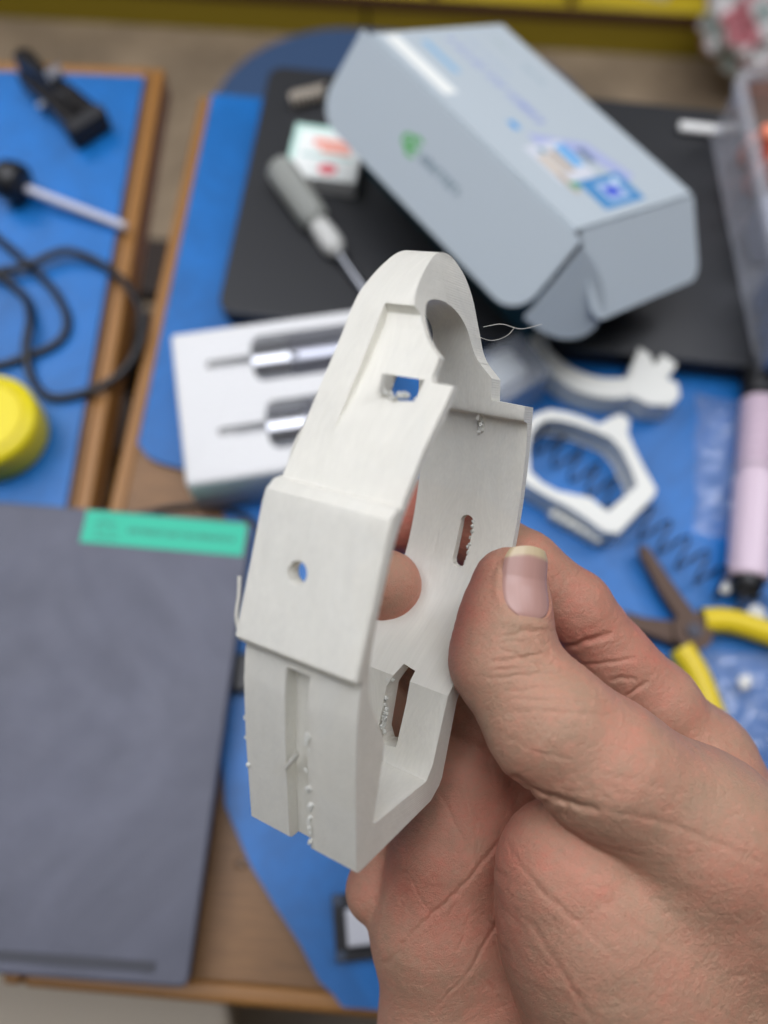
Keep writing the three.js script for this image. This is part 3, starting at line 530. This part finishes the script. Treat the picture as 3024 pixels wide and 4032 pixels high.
  // raised pad on the front with its hole
  op(across([[-0.9, 3.2], [-0.2, 0.4], [2.2, -2.0], [5, -2.7], [20, -4.2], [38.2, -6.2], [39.4, -5.2], [39.0, -1.6], [20, -0.9], [3, 1.6]], -1.4, A + 0.4, 0.9), ADDITION);
  { const g = cyl(2.8, 2.8, 30, 40).rotateX(Math.PI / 2); g.translate(13.2, -19.2, 3); op(g, SUBTRACTION); }
  // channel in the lower front face
  op(across([[42, -10], [42.5, 1.2], [66, 5.4], [95, 13.2], [95, -10]], 13, 20), SUBTRACTION);
  // slots in the rear wall
  const slot = (a0, a1, u0, u1) => { const r = (a1 - a0) / 2, o = []; for (let i = 0; i <= 12; i++) { const t = Math.PI * i / 12; o.push([(a0 + a1) / 2 + r * Math.cos(t), u0 + r - r * Math.sin(t)]); } for (let i = 0; i <= 12; i++) { const t = Math.PI * i / 12; o.push([(a0 + a1) / 2 - r * Math.cos(t), u1 - r + r * Math.sin(t)]); } return o; };
  op(prism(slot(16.2, 20.6, 9.0, 25.0), 55, 90), SUBTRACTION);
  op(prism([[17.6, 51.2], [21.8, 51.8], [22.2, 60], [22.0, 73.4], [17.0, 74.6], [15.2, 71.4], [15.0, 58]], 30, 70), SUBTRACTION);
  let g = b.geometry; g = boxUV(g, 0.1); g = toCreasedNormals(g, 0.5);
  { // outer corners keep their place; uv runs across the layers
    const p = g.attributes.position, n = g.attributes.normal, uv = g.attributes.uv;
    for (let i = 0; i < p.count; i++) if (Math.abs(n.getX(i)) < 0.75) uv.setXY(i, p.getX(i) / 24, (p.getY(i) + p.getZ(i)) / 60); else uv.setXY(i, p.getY(i) / 40 + 0.3, p.getZ(i) / 40);
  }
  g.scale(PS, PS, PS);
  const layers = dataTex(1024, 128, (u, v) => 0.5 + 0.30 * Math.sin(u * Math.PI * 2 * 60) * (0.7 + 0.6 * tiled(u, v, 6)) + 0.22 * tiled(u, v, 22, 4) + 0.25 * noise.noise(u * 60, v * 3, 5));
  const tone = dataTex(512, 512, (u, v) => { const k = 1 + 0.025 * tiled(u, v, 7) + 0.02 * tiled(u, v, 40, 9); return [0.945 * k, 0.935 * k, 0.89 * k]; }, true);
  const plaMat = new THREE.MeshPhysicalMaterial({ map: tone, roughness: 0.5, bumpMap: layers, bumpScale: 0.00012, specularIntensity: 0.9, transmission: 0.24, thickness: 0 });
  part('shell', g, plaMat, frameObj);

  // crumbs and strands left by the printing, each a piece of the frame
  const P = (a, u, w) => [a * PS, -u * PS, -w * PS];
  const strand = (name, pts, r) => part(name, tube(pts.map((q) => P(...q)), r * PS, 40, 6), plaMat, frameObj);
  strand('loose_strand', [[-1.6, 37.5, -4.5], [-2.6, 34, -4.8], [-3.2, 29, -4.2], [-3.9, 24.5, -4.0]], 0.45);
  strand('loose_strand', [[-0.3, -3, 4.5], [-1.4, -6, 6.5], [-1.7, -10, 8.5], [-0.7, -12.5, 9]], 0.4);
  strand('loose_strand', [[13.6, 69.5, 1.6], [15.8, 66.5, 0.6], [18.2, 63.0, -0.6]], 0.6);
  strand('loose_strand', [[20.2, -45, 55], [24, -46.5, 58], [29, -46, 60], [34, -48, 62]], 0.08);
  strand('loose_strand', [[16, -43, 56], [21, -42, 60], [25, -44, 61], [26, -46, 62]], 0.07);
  const crumb = (n, at, spread, size, sd) => {
    const gs = []; seed = sd;
    for (let i = 0; i < n; i++) { const q = new THREE.IcosahedronGeometry(size * rr(0.5, 1.2), 1); const p = q.attributes.position; for (let k = 0; k < p.count; k++) p.setXYZ(k, p.getX(k) * rr(0.7, 1.3), p.getY(k) * rr(0.7, 1.5), p.getZ(k) * rr(0.7, 1.3)); const t = at(rnd()); q.translate(t[0] + rr(-1, 1) * spread, -(t[1] + rr(-1, 1) * spread), -(t[2] + rr(-1, 1) * spread)); gs.push(q); }
    const m = mergeGeometries(gs); m.scale(PS, PS, PS); m.computeVertexNormals(); return m;
  };
  const mix = (a, b) => (t) => a.map((x, i) => x + (b[i] - x) * t);
  part('support_crumbs', crumb(24, mix([20.1, 57, -0.8], [20.1, 90, 7.9]), 0.55, 0.55, 21), pla, frameObj).userData.kind = 'stuff';
  part('support_crumbs', crumb(26, mix([20.6, 10, 69.6], [20.4, 24, 69.0]), 0.35, 0.42, 22), pla, frameObj).userData.kind = 'stuff';
  part('support_crumbs', crumb(9, mix([-0.2, 52, 0], [-0.2, 82, 5]), 0.6, 0.6, 23), pla, frameObj).userData.kind = 'stuff';
  part('support_crumbs', crumb(24, mix([15.2, 56, 44], [16.4, 72, 42]), 0.7, 0.6, 24), pla, frameObj).userData.kind = 'stuff';
  part('support_crumbs', crumb(12, mix([18.6, -23.6, 13], [26, -24, 15]), 0.7, 0.6, 25), pla, frameObj).userData.kind = 'stuff';
  part('support_crumbs', crumb(8, mix([19.5, -19.5, 65], [19.5, -16.5, 66]), 0.6, 0.8, 26), pla, frameObj).userData.kind = 'stuff';
  part('support_tab', rbox(1.0 * PS, 6 * PS, 2.4 * PS, 0.2 * PS), plaMat, frameObj, P(19.5, -22.5, 63.5));
  part('support_tab', rbox(1.4 * PS, 4.6 * PS, 3 * PS, 0.3 * PS), plaMat, frameObj, P(17.6, -26.2, 14.2));
}
// ------------------------------------------------------------------ the hand
// Grip axes: x and y across, z up out of the palm; millimetres. Each chain is a row of joints [x, y, z, radius].
const FINE = 0.5;
const HAND = {
  thumb: [[30.0, -17.3, 4, 9.0], [28.9, -26.3, 5, 10.3], [28.1, -35.5, 6, 11.6], [38.4, -49.0, 9, 14.2], [52.1, -60.1, 8, 15.5], [75.8, -78.4, 0, 20], [106.7, -105.9, -12, 24]],
  thenar: [[44.1, -85.2, 0, 14.5], [49.9, -95.7, -3, 19.5], [59.7, -112.6, -9, 25.5], [75.2, -150.8, -18, 32], [109.2, -177.3, -22, 34]],
  palm: [[22.8, -72.6, -24, 12.5], [17.1, -92.9, -24, 14], [15.5, -113.9, -28, 18], [20.4, -149.9, -32, 20.5], [36.1, -179.2, -36, 24]],
  web: [[34.8, -89.4, -28, 14], [42.4, -124.8, -34, 20], [70.6, -168.7, -40, 26]],
  back: [[90.2, -73.1, -38, 14], [57.0, -100.9, -40, 16], [37.3, -137.0, -44, 18]],
  back2: [[90.2, -73.1, -38, 14], [102.7, -125.9, -36, 24], [114.1, -185.3, -32, 32]],
  index: [[98.2, -82.6, -38, 14], [76.7, -53.8, -30, 11.4], [63.5, -40.3, -27, 10.2], [52.0, -26.1, -24, 10], [38.3, -14.5, -22, 9.2], [22.3, -4.7, -31, 9.8], [5.2, -0.8, -38, 11.2]],
  middle: [[49.8, -87.9, -38, 13], [29.2, -57.5, -24, 10], [16.6, -46.3, -25, 9.4], [5.0, -34.8, -29, 9.2], [1.6, -26.6, -25, 9.4], [0.8, -19.2, -18, 9.2]],
  ring: [[33.7, -97.4, -38, 12], [18.6, -70.7, -26, 9.8], [5.3, -57.1, -33, 9.6], [-2.6, -49.4, -34, 8.2]],
  pinky: [[22.9, -114.8, -38, 12], [6.7, -109.6, -34, 9.5], [-1.5, -107.3, -32, 8.6], [1.4, -92.5, -36, 8]],
  forearm: [[111.1, -180.5, -26, 34], [162.7, -239.2, -36, 36]],
};
const CREASES = [
  [[[26.1, -28.2], [30.5, -26.8], [35.7, -26.7]], 16, 0.45, 0.3],
  [[[25.2, -29.6], [28.2, -28.9], [31.4, -28.9]], 17, 0.4, 0.22],
  [[[26.0, -30.6], [29.8, -31.9], [34.2, -32.3]], 17, 0.4, 0.28],
  [[[24.2, -33.2], [30.2, -32.5], [37.3, -31.8]], 18, 0.5, 0.36],
  [[[32.4, -33.5], [36.2, -34.6], [38.1, -34.3]], 18, 0.4, 0.26],
  [[[24.7, -35.2], [27.5, -34.7], [29.6, -34.8]], 18, 0.4, 0.24],
  [[[23.7, -37.0], [31.3, -35.9], [39.2, -35.8], [45.7, -35.5]], 18, 0.5, 0.32],
  [[[26.8, -39.5], [32.7, -38.8], [39.8, -38.4], [44.4, -38.7]], 19, 0.45, 0.24],
  [[[29.5, -41.1], [37.6, -40.9], [45.7, -41.7]], 19, 0.45, 0.2],
  [[[27.7, -43.9], [34.7, -43.1], [44.1, -43.9], [52.2, -44.9]], 20, 0.5, 0.2],
  [[[30.9, -29.3], [32.5, -32.3]], 17, 0.35, 0.18],
  [[[33.1, -27.6], [34.5, -29.8]], 17, 0.35, 0.16],
  [[[45.4, -37.6], [49.2, -36.2], [53.4, -33.9], [59.5, -32.0]], -14, 0.8, 0.8],
  [[[52.6, -41.3], [59.4, -39.7], [66.2, -38.8]], -16, 0.6, 0.4],
  [[[60.4, -44.6], [62.9, -43.9], [66.2, -44.2]], -16, 0.6, 0.4],
  [[[64.8, -49.3], [66.5, -47.7], [69.7, -45.4]], -17, 0.6, 0.5],
  [[[29.8, -85.3], [24.5, -90.5], [15.3, -100.1], [7.5, -107.9], [0.5, -119.1]], -10, 0.6400000000000001, 0.36],
  [[[21.0, -68.3], [22.0, -74.7], [23.8, -80.7], [23.8, -89.5]], -10, 0.4, 0.18],
  [[[14.6, -73.2], [19.5, -82.4], [23.1, -88.1]], -10, 0.6400000000000001, 0.24],
  [[[31.1, -103.2], [28.6, -107.5], [24.0, -113.9], [22.2, -117.4]], -12, 0.6400000000000001, 0.24],
  [[[15.4, -105.2], [18.2, -99.8]], -11, 0.4, 0.132],
  [[[18.9, -111.6], [22.1, -102.7]], -11, 0.4, 0.132],
  [[[23.4, -118.0], [28.4, -123.7], [31.3, -130.2]], -13, 0.48, 0.18],
  [[[6.9, -94.9], [9.3, -99.1], [11.8, -102.7]], -11, 0.4, 0.132],
  [[[26.7, -65.1], [28.5, -68.6], [28.9, -71.5]], -11, 0.4, 0.15],
  [[[12.6, -128.1], [17.6, -121.7], [21.9, -117.4]], -12, 0.48, 0.18],
  [[[29.7, -59.6], [33.3, -62.3], [37.5, -63.1], [43.5, -64.1], [45.3, -64.4]], 14, 1.0, 0.9],
  [[[37.5, -63.1], [36.6, -66.2], [35.7, -69.8]], 14, 0.8, 0.5],
  [[[34.1, -62.9], [32.6, -66.5], [32.0, -69.5]], 13, 0.8, 0.6],
  [[[40.1, -64.7], [41.0, -68.3]], 13, 0.7, 0.4],
  [[[30.0, -80.2], [36.1, -86.3], [44.0, -91.7], [51.2, -98.4]], 12, 0.8, 0.21],
  [[[33.3, -74.0], [41.7, -78.8], [50.7, -82.3]], 14, 0.7200000000000001, 0.15],
  [[[38.3, -72.0], [47.2, -74.9], [59.0, -76.1]], 16, 0.7200000000000001, 0.132],
  [[[46.7, -63.6], [58.4, -66.5], [70.1, -71.2], [81.8, -76.5]], 18, 0.7200000000000001, 0.168],
  [[[45.0, -55.9], [54.8, -57.7], [66.4, -61.7]], 20, 0.5599999999999999, 0.12],
  [[[34.0, -94.5], [40.1, -103.1], [46.3, -112.9]], 10, 0.8, 0.21],
  [[[47.7, -85.9], [56.7, -92.5], [65.7, -97.3]], 14, 0.8, 0.132],
  [[[21.3, -50.6], [23.7, -55.4], [27.3, -59.0]], 14, 0.7200000000000001, 0.21],
  [[[25.6, -48.3], [32.6, -51.9], [39.6, -53.0]], 18, 0.48, 0.108],
  [[[51.9, -51.3], [60.6, -53.0], [72.2, -57.7]], 20, 0.48, 0.096],
];
{
  const cl = (x) => x < 0 ? 0 : x > 1 ? 1 : x, ss = (a, b, x) => { const t = cl((x - a) / (b - a)); return t * t * (3 - 2 * t); };
  const smin = (a, b, k) => { const h = Math.max(k - Math.abs(a - b), 0) / k; return Math.min(a, b) - h * h * k * 0.25; };
  function chain(c, x, y, z, k) {
    let d = 1e9;
    for (let i = 0; i < c.length - 1; i++) {
      const a = c[i], b = c[i + 1], bx = b[0] - a[0], by = b[1] - a[1], bz = b[2] - a[2], px = x - a[0], py = y - a[1], pz = z - a[2];
      const t = cl((px * bx + py * by + pz * bz) / (bx * bx + by * by + bz * bz));
      const dx = px - bx * t, dy = py - by * t, dz = pz - bz * t, q = Math.sqrt(dx * dx + dy * dy + dz * dz) - (a[3] + (b[3] - a[3]) * t);
      d = i ? smin(d, q, k) : q;
    }
    return d;
  }
  const H = HAND;
  function base(x, y, z) {
    const soft = 1.2 + 11 * ss(48, 82, x);                       // thumb root melts into the thenar towards the wrist
    let t = chain(H.thumb, x, y, z, 5);
    const th = chain(H.thenar, x, y, z, 14);
    let d = smin(t, th, soft);
    let p = chain(H.palm, x, y, z, 8);
    p = smin(p, chain(H.web, x, y, z, 9), 9);
    p = smin(p, chain(H.back, x, y, z, 10), 9);
    p = smin(p, chain(H.back2, x, y, z, 12), 12);
    p = smin(p, chain(H.index, x, y, z, 2.5), 6);
    p = smin(p, chain(H.middle, x, y, z, 3), 3);
    p = smin(p, chain(H.ring, x, y, z, 3), 2.5);
    p = smin(p, chain(H.pinky, x, y, z, 3), 2.2);
    return smin(d, p, 1.0 + 13 * ss(62, 100, x) + 10 * ss(-140, -170, y));
  }
  function relief(x, y, z) {
    let d = 0.22 * nz(x * 0.09, y * 0.09, z * 0.09) + 0.10 * nz(x * 0.28, y * 0.28, z * 0.28) + 0.05 * nz(x * 0.75, y * 0.75, z * 0.75);
    // fine skin lines: a slanting net over the palm, cross lines over the thumb
    const s1 = x * 0.78 - y * 0.62, s2 = x * 0.62 + y * 0.78, s3 = x * 0.97 + y * 0.22, s4 = -x * 0.22 + y * 0.97;
    const net = (p, q, f, g2, o) => Math.max(0, 0.10 - Math.abs(nz(p * f + o, q * g2, z * 0.12 + o))) * 10;
    d += 0.065 * net(s1, s2, 0.07, 0.62, 3) + 0.055 * net(s2, s1, 0.09, 0.5, 17) + 0.065 * net(s3, s4, 0.06, 0.7, 29);
    for (const [pts, zc, w, depth] of CREASES) {
      if (Math.abs(z - zc) > 16) continue;
      let m = 1e9, along = 0; const wx = x + 0.5 * nz(x * 0.35, y * 0.35, zc), wy = y + 0.5 * nz(x * 0.35 + 9, y * 0.35, zc);
      for (let i = 0; i < pts.length - 1; i++) {
        const a = pts[i], b = pts[i + 1], bx = b[0] - a[0], by = b[1] - a[1], px = wx - a[0], py = wy - a[1], t = cl((px * bx + py * by) / (bx * bx + by * by));
        const q = Math.hypot(px - bx * t, py - by * t); if (q < m) { m = q; along = (i + t) / (pts.length - 1); }
      }
      if (m < 4 * w) d += depth * Math.exp(-(m * m) / (w * w)) * (0.35 + 0.65 * Math.sin(Math.PI * (0.1 + 0.8 * along))) - 0.10 * depth * Math.exp(-((m - 2.0 * w) ** 2) / (1.2 * w * w));
    }
    return d;
  }
  // folds of skin round the thumb nail
  const TA = V(...H.thumb[0].slice(0, 3)), TX = TA.clone().sub(V(...H.thumb[1].slice(0, 3))).normalize(), TS = V(1, 0, 0).addScaledVector(TX, -TX.x).normalize(), TF = TS.clone().cross(TX).normalize(); if (TF.z < 0) TF.negate();
  const halfWidth = (v) => 0.73 * (v < 0 ? Math.pow(1 - Math.pow(Math.min(1, -v), 3.2), 0.5) * 0.82 + 0.18 * Math.max(0, 1 + v) : 1 - 0.20 * Math.pow(v, 4));
  function nailFold(x, y, z) {
    const px = x - TA.x, py = y - TA.y, pz = z - TA.z; if (px * px + py * py + pz * pz > 500) return 0;
    const v = (px * TX.x + py * TX.y + pz * TX.z - 0.4) / 8.2; if (v < -1.6 || v > 0.7) return 0;
    const th = Math.atan2(px * TS.x + py * TS.y + pz * TS.z, px * TF.x + py * TF.y + pz * TF.z), q = th - 0.36;
    const sideGap = (Math.abs(q) - halfWidth(Math.max(-0.8, v))) * 9, baseGap = (-1 - v) * 8.2;      // millimetres outside the nail
    const sides = Math.exp(-((sideGap - 0.8) ** 2) / 0.8) * ss(-1.1, -0.5, v) * ss(0.65, 0.2, v), cuticle = Math.exp(-((baseGap - 0.8) ** 2) / 0.9) * ss(0.85, 0.35, Math.abs(q));
    return -0.32 * Math.max(sides, cuticle);
  }
  const sdf = (x, y, z) => nailFold(x, y, z) + base(x, y, z) + relief(x, y, z);

  // surface nets over the cells near the skin
  function mesh(f, lo, hi, h, slack) {
    const B = 8, nb = [0, 1, 2].map((i) => Math.ceil((hi[i] - lo[i]) / (h * B))), N = nb.map((n) => n * B + 1);
    const blocks = new Map(), vid = new Map(), pos = [], idx = [];
    const cid = (i, j, k) => (i * N[1] + j) * N[2] + k;
    for (let I = 0; I < nb[0]; I++) for (let J = 0; J < nb[1]; J++) for (let K = 0; K < nb[2]; K++) {
      const c = f(lo[0] + (I + 0.5) * B * h, lo[1] + (J + 0.5) * B * h, lo[2] + (K + 0.5) * B * h);
      if (Math.abs(c) > B * h * 0.87 + slack) continue;
      const v = new Float32Array(729); let n = 0, neg = 0;
      for (let i = 0; i <= B; i++) for (let j = 0; j <= B; j++) for (let k = 0; k <= B; k++) { const s = f(lo[0] + (I * B + i) * h, lo[1] + (J * B + j) * h, lo[2] + (K * B + k) * h); v[n++] = s; if (s < 0) neg++; }
      if (neg && neg < 729) blocks.set((I * nb[1] + J) * nb[2] + K, [I, J, K, v]);
    }
    const at = (v, i, j, k) => v[(i * 9 + j) * 9 + k];
    for (const [I, J, K, v] of blocks.values()) for (let i = 0; i < B; i++) for (let j = 0; j < B; j++) for (let k = 0; k < B; k++) {
      let m = 0; const c = []; for (let q = 0; q < 8; q++) { const s = at(v, i + (q & 1), j + (q >> 1 & 1), k + (q >> 2)); c.push(s); if (s < 0) m++; }
      if (!m || m === 8) continue;
      let x = 0, y = 0, z = 0, n = 0;
      for (let a = 0; a < 8; a++) for (const bit of [1, 2, 4]) if (!(a & bit)) { const b = a | bit; if ((c[a] < 0) !== (c[b] < 0)) { const t = c[a] / (c[a] - c[b]); x += (a & 1) + (bit === 1 ? t : 0); y += (a >> 1 & 1) + (bit === 2 ? t : 0); z += (a >> 2) + (bit === 4 ? t : 0); n++; } }
      const gi = I * B + i, gj = J * B + j, gk = K * B + k; vid.set(cid(gi, gj, gk), pos.length / 3);
      pos.push(lo[0] + (gi + x / n) * h, lo[1] + (gj + y / n) * h, lo[2] + (gk + z / n) * h);
    }
    for (const [I, J, K, v] of blocks.values()) for (let i = 0; i < B; i++) for (let j = 0; j < B; j++) for (let k = 0; k < B; k++) {
      const s = at(v, i, j, k) < 0, gi = I * B + i, gj = J * B + j, gk = K * B + k;
      const quad = (o, p, q, r) => { const a = vid.get(o), b = vid.get(p), c = vid.get(q), d = vid.get(r); if (a === undefined || b === undefined || c === undefined || d === undefined) return; if (s) idx.push(a, b, c, a, c, d); else idx.push(a, c, b, a, d, c); };
      if (s !== (at(v, i + 1, j, k) < 0)) quad(cid(gi, gj - 1, gk - 1), cid(gi, gj, gk - 1), cid(gi, gj, gk), cid(gi, gj - 1, gk));
      if (s !== (at(v, i, j + 1, k) < 0)) quad(cid(gi - 1, gj, gk - 1), cid(gi - 1, gj, gk), cid(gi, gj, gk), cid(gi, gj, gk - 1));
      if (s !== (at(v, i, j, k + 1) < 0)) quad(cid(gi - 1, gj - 1, gk), cid(gi, gj - 1, gk), cid(gi, gj, gk), cid(gi - 1, gj, gk));
    }
    const nrm = new Float32Array(pos.length), e = 0.3;
    for (let i = 0; i < pos.length; i += 3) {
      const [x, y, z] = [pos[i], pos[i + 1], pos[i + 2]], gx = f(x + e, y, z) - f(x - e, y, z), gy = f(x, y + e, z) - f(x, y - e, z), gz = f(x, y, z + e) - f(x, y, z - e), l = Math.hypot(gx, gy, gz) || 1;
      nrm[i] = gx / l; nrm[i + 1] = gy / l; nrm[i + 2] = gz / l;
    }
    const g = new THREE.BufferGeometry(); g.setAttribute('position', new THREE.Float32BufferAttribute(pos, 3)); g.setAttribute('normal', new THREE.BufferAttribute(nrm, 3)); g.setIndex(idx); return g;
  }
  const fine = mesh(sdf, [-18, -168, -66], [122, 14, 28], FINE, 2.2);
  const fore = mesh((x, y, z) => chain(H.forearm, x, y, z, 10), [60, -290, -80], [210, -140, 20], 2.5, 1);
  let g = mergeGeometries([fine, fore]);

  // skin tone: mottled, redder over the finger pads and where the flesh is pressed
  const p = g.attributes.position, col = new Float32Array(p.count * 3), tip = H.thumb[0], mt = H.middle[4], it = H.index[5];
  for (let i = 0; i < p.count; i++) {
    const x = p.getX(i), y = p.getY(i), z = p.getZ(i);
    const m = 0.55 * nz(x * 0.06, y * 0.06, z * 0.06) + 0.35 * nz(x * 0.2 + 7, y * 0.2, z * 0.2) + 0.3 * nz(x * 0.6, y * 0.6 + 5, z * 0.6) + 0.35 * nz(x * 1.5, y * 1.5, z * 1.5 + 3);
    const pad = Math.max(ss(15, 4, Math.hypot(x - tip[0] + 7, (y - tip[1] + 12) * 0.55, z - tip[2])), ss(20, 6, Math.hypot(x - mt[0], y - mt[1], z - mt[2])), ss(26, 8, Math.hypot(x - it[0] + 8, y - it[1], z - it[2])), 0.5 * ss(50, 10, Math.hypot(x - 56, y + 36, z + 24)), 0.45 * ss(50, 10, Math.hypot(x - 20, y + 90, z + 14)));
    const r = Math.min(1.25, Math.max(0, 0.28 + 0.9 * pad + 0.6 * m)), v = 1 + 0.22 * m;
    col[i * 3] = (0.465 + 0.02 * r) * v; col[i * 3 + 1] = (0.288 - 0.115 * r) * v; col[i * 3 + 2] = (0.188 - 0.072 * r) * v;
  }
  g.setAttribute('color', new THREE.BufferAttribute(col, 3));
  g = boxUV(g, 1 / 14); g.scale(0.001, 0.001, 0.001);
  const pores = dataTex(512, 512, (u, v) => {
    const cells = Math.abs(tiled(u, v, 34)) + Math.abs(tiled(u + 0.37, v + 0.11, 52, 6)) * 0.8 + Math.abs(tiled(u, v, 90, 3)) * 0.4; return Math.min(1, 0.25 + cells * 0.9);
  });
  const skin = new THREE.MeshPhysicalMaterial({ vertexColors: true, roughness: 0.5, bumpMap: pores, bumpScale: 0.00016, sheen: 0.25, sheenColor: lin(0.9, 0.45, 0.35), sheenRoughness: 0.6, specularIntensity: 0.8 });
  const hand = thing('hand', 'bare right hand pinching the printed frame between thumb and fingers', 'hand');
  hand.applyMatrix4(new THREE.Matrix4().makeBasis(V(0.99718, 0.02809, -0.06952), V(-0.07498, 0.37355, -0.92457), V(0, 0.92718, 0.37461)).setPosition(0, 1.00456, -0.07492));
  part('skin', g, skin, hand);

  // thumb nail: a plate laid on the skin, arched round the thumb's own axis
  const a = V(...H.thumb[0].slice(0, 3)), b = V(...H.thumb[1].slice(0, 3)), ax = a.clone().sub(b).normalize();   // towards the tip
  const side = V(1, 0, 0).addScaledVector(ax, -ax.x).normalize(), front = side.clone().cross(ax).normalize(); if (front.z < 0) front.negate();
  const onSkin = (th, s) => { // angle from the front towards the side, distance along the axis
    const dir = front.clone().multiplyScalar(Math.cos(th)).addScaledVector(side, Math.sin(th)), o = a.clone().addScaledVector(ax, s);
    let lo = 0, hi = 24; for (let k = 0; k < 30; k++) { const m = (lo + hi) / 2, q = o.clone().addScaledVector(dir, m); if (base(q.x, q.y, q.z) < 0) lo = m; else hi = m; }
    return [o, dir, lo];
  };
  const NU = 26, NV = 30, np = [], ni = [], nc = [];
  for (let j = 0; j <= NV; j++) for (let i = 0; i <= NU; i++) {
    const u = i / NU * 2 - 1, v = j / NV * 2 - 1;                     // v = 1 at the free edge
    const halfW = 0.73 * (v < 0 ? Math.pow(1 - Math.pow(-v, 3.2), 0.5) * 0.82 + 0.18 * (1 + v) : 1 - 0.20 * Math.pow(v, 4));
    const th = 0.36 + u * halfW, s = 0.4 + v * (8.2 + (v > 0 ? 1.0 * (1 - u * u) - 0.6 : 0));
    const [o, dir, r] = onSkin(th, Math.min(s, 1.5)), edge = Math.min(1, (1 - Math.abs(u)) * 6, (1 + v) * 6);
    const q = o.clone().addScaledVector(ax, s - Math.min(s, 1.5)).addScaledVector(dir, r + 0.42 * edge - 0.12 - (v > 0.75 ? (v - 0.75) * 1.6 : 0));
    np.push(q.x * 0.001, q.y * 0.001, q.z * 0.001);
    const free = ss(0.70, 0.80, v + 0.06 * u * u + 0.02 * nz(u * 3, 1, 1)), k = 1 + 0.05 * nz(u * 9, v * 1.2, 2);
    nc.push((0.43 + 0.10 * free) * k, (0.245 + 0.175 * free) * k, (0.205 + 0.05 * free) * k);
  }
  for (let j = 0; j < NV; j++) for (let i = 0; i < NU; i++) { const q = j * (NU + 1) + i; ni.push(q, q + 1, q + NU + 2, q, q + NU + 2, q + NU + 1); }
  const ng = new THREE.BufferGeometry(); ng.setAttribute('position', new THREE.Float32BufferAttribute(np, 3)); ng.setAttribute('color', new THREE.Float32BufferAttribute(nc, 3)); ng.setIndex(ni); ng.computeVertexNormals();
  part('thumb_nail', ng, new THREE.MeshPhysicalMaterial({ vertexColors: true, roughness: 0.38, clearcoat: 0.15, clearcoatRoughness: 0.3, side: THREE.DoubleSide }), hand);
}
scene.traverse((o) => { if (o.isMesh) o.castShadow = o.receiveShadow = true; });
renderer.render(scene, camera);
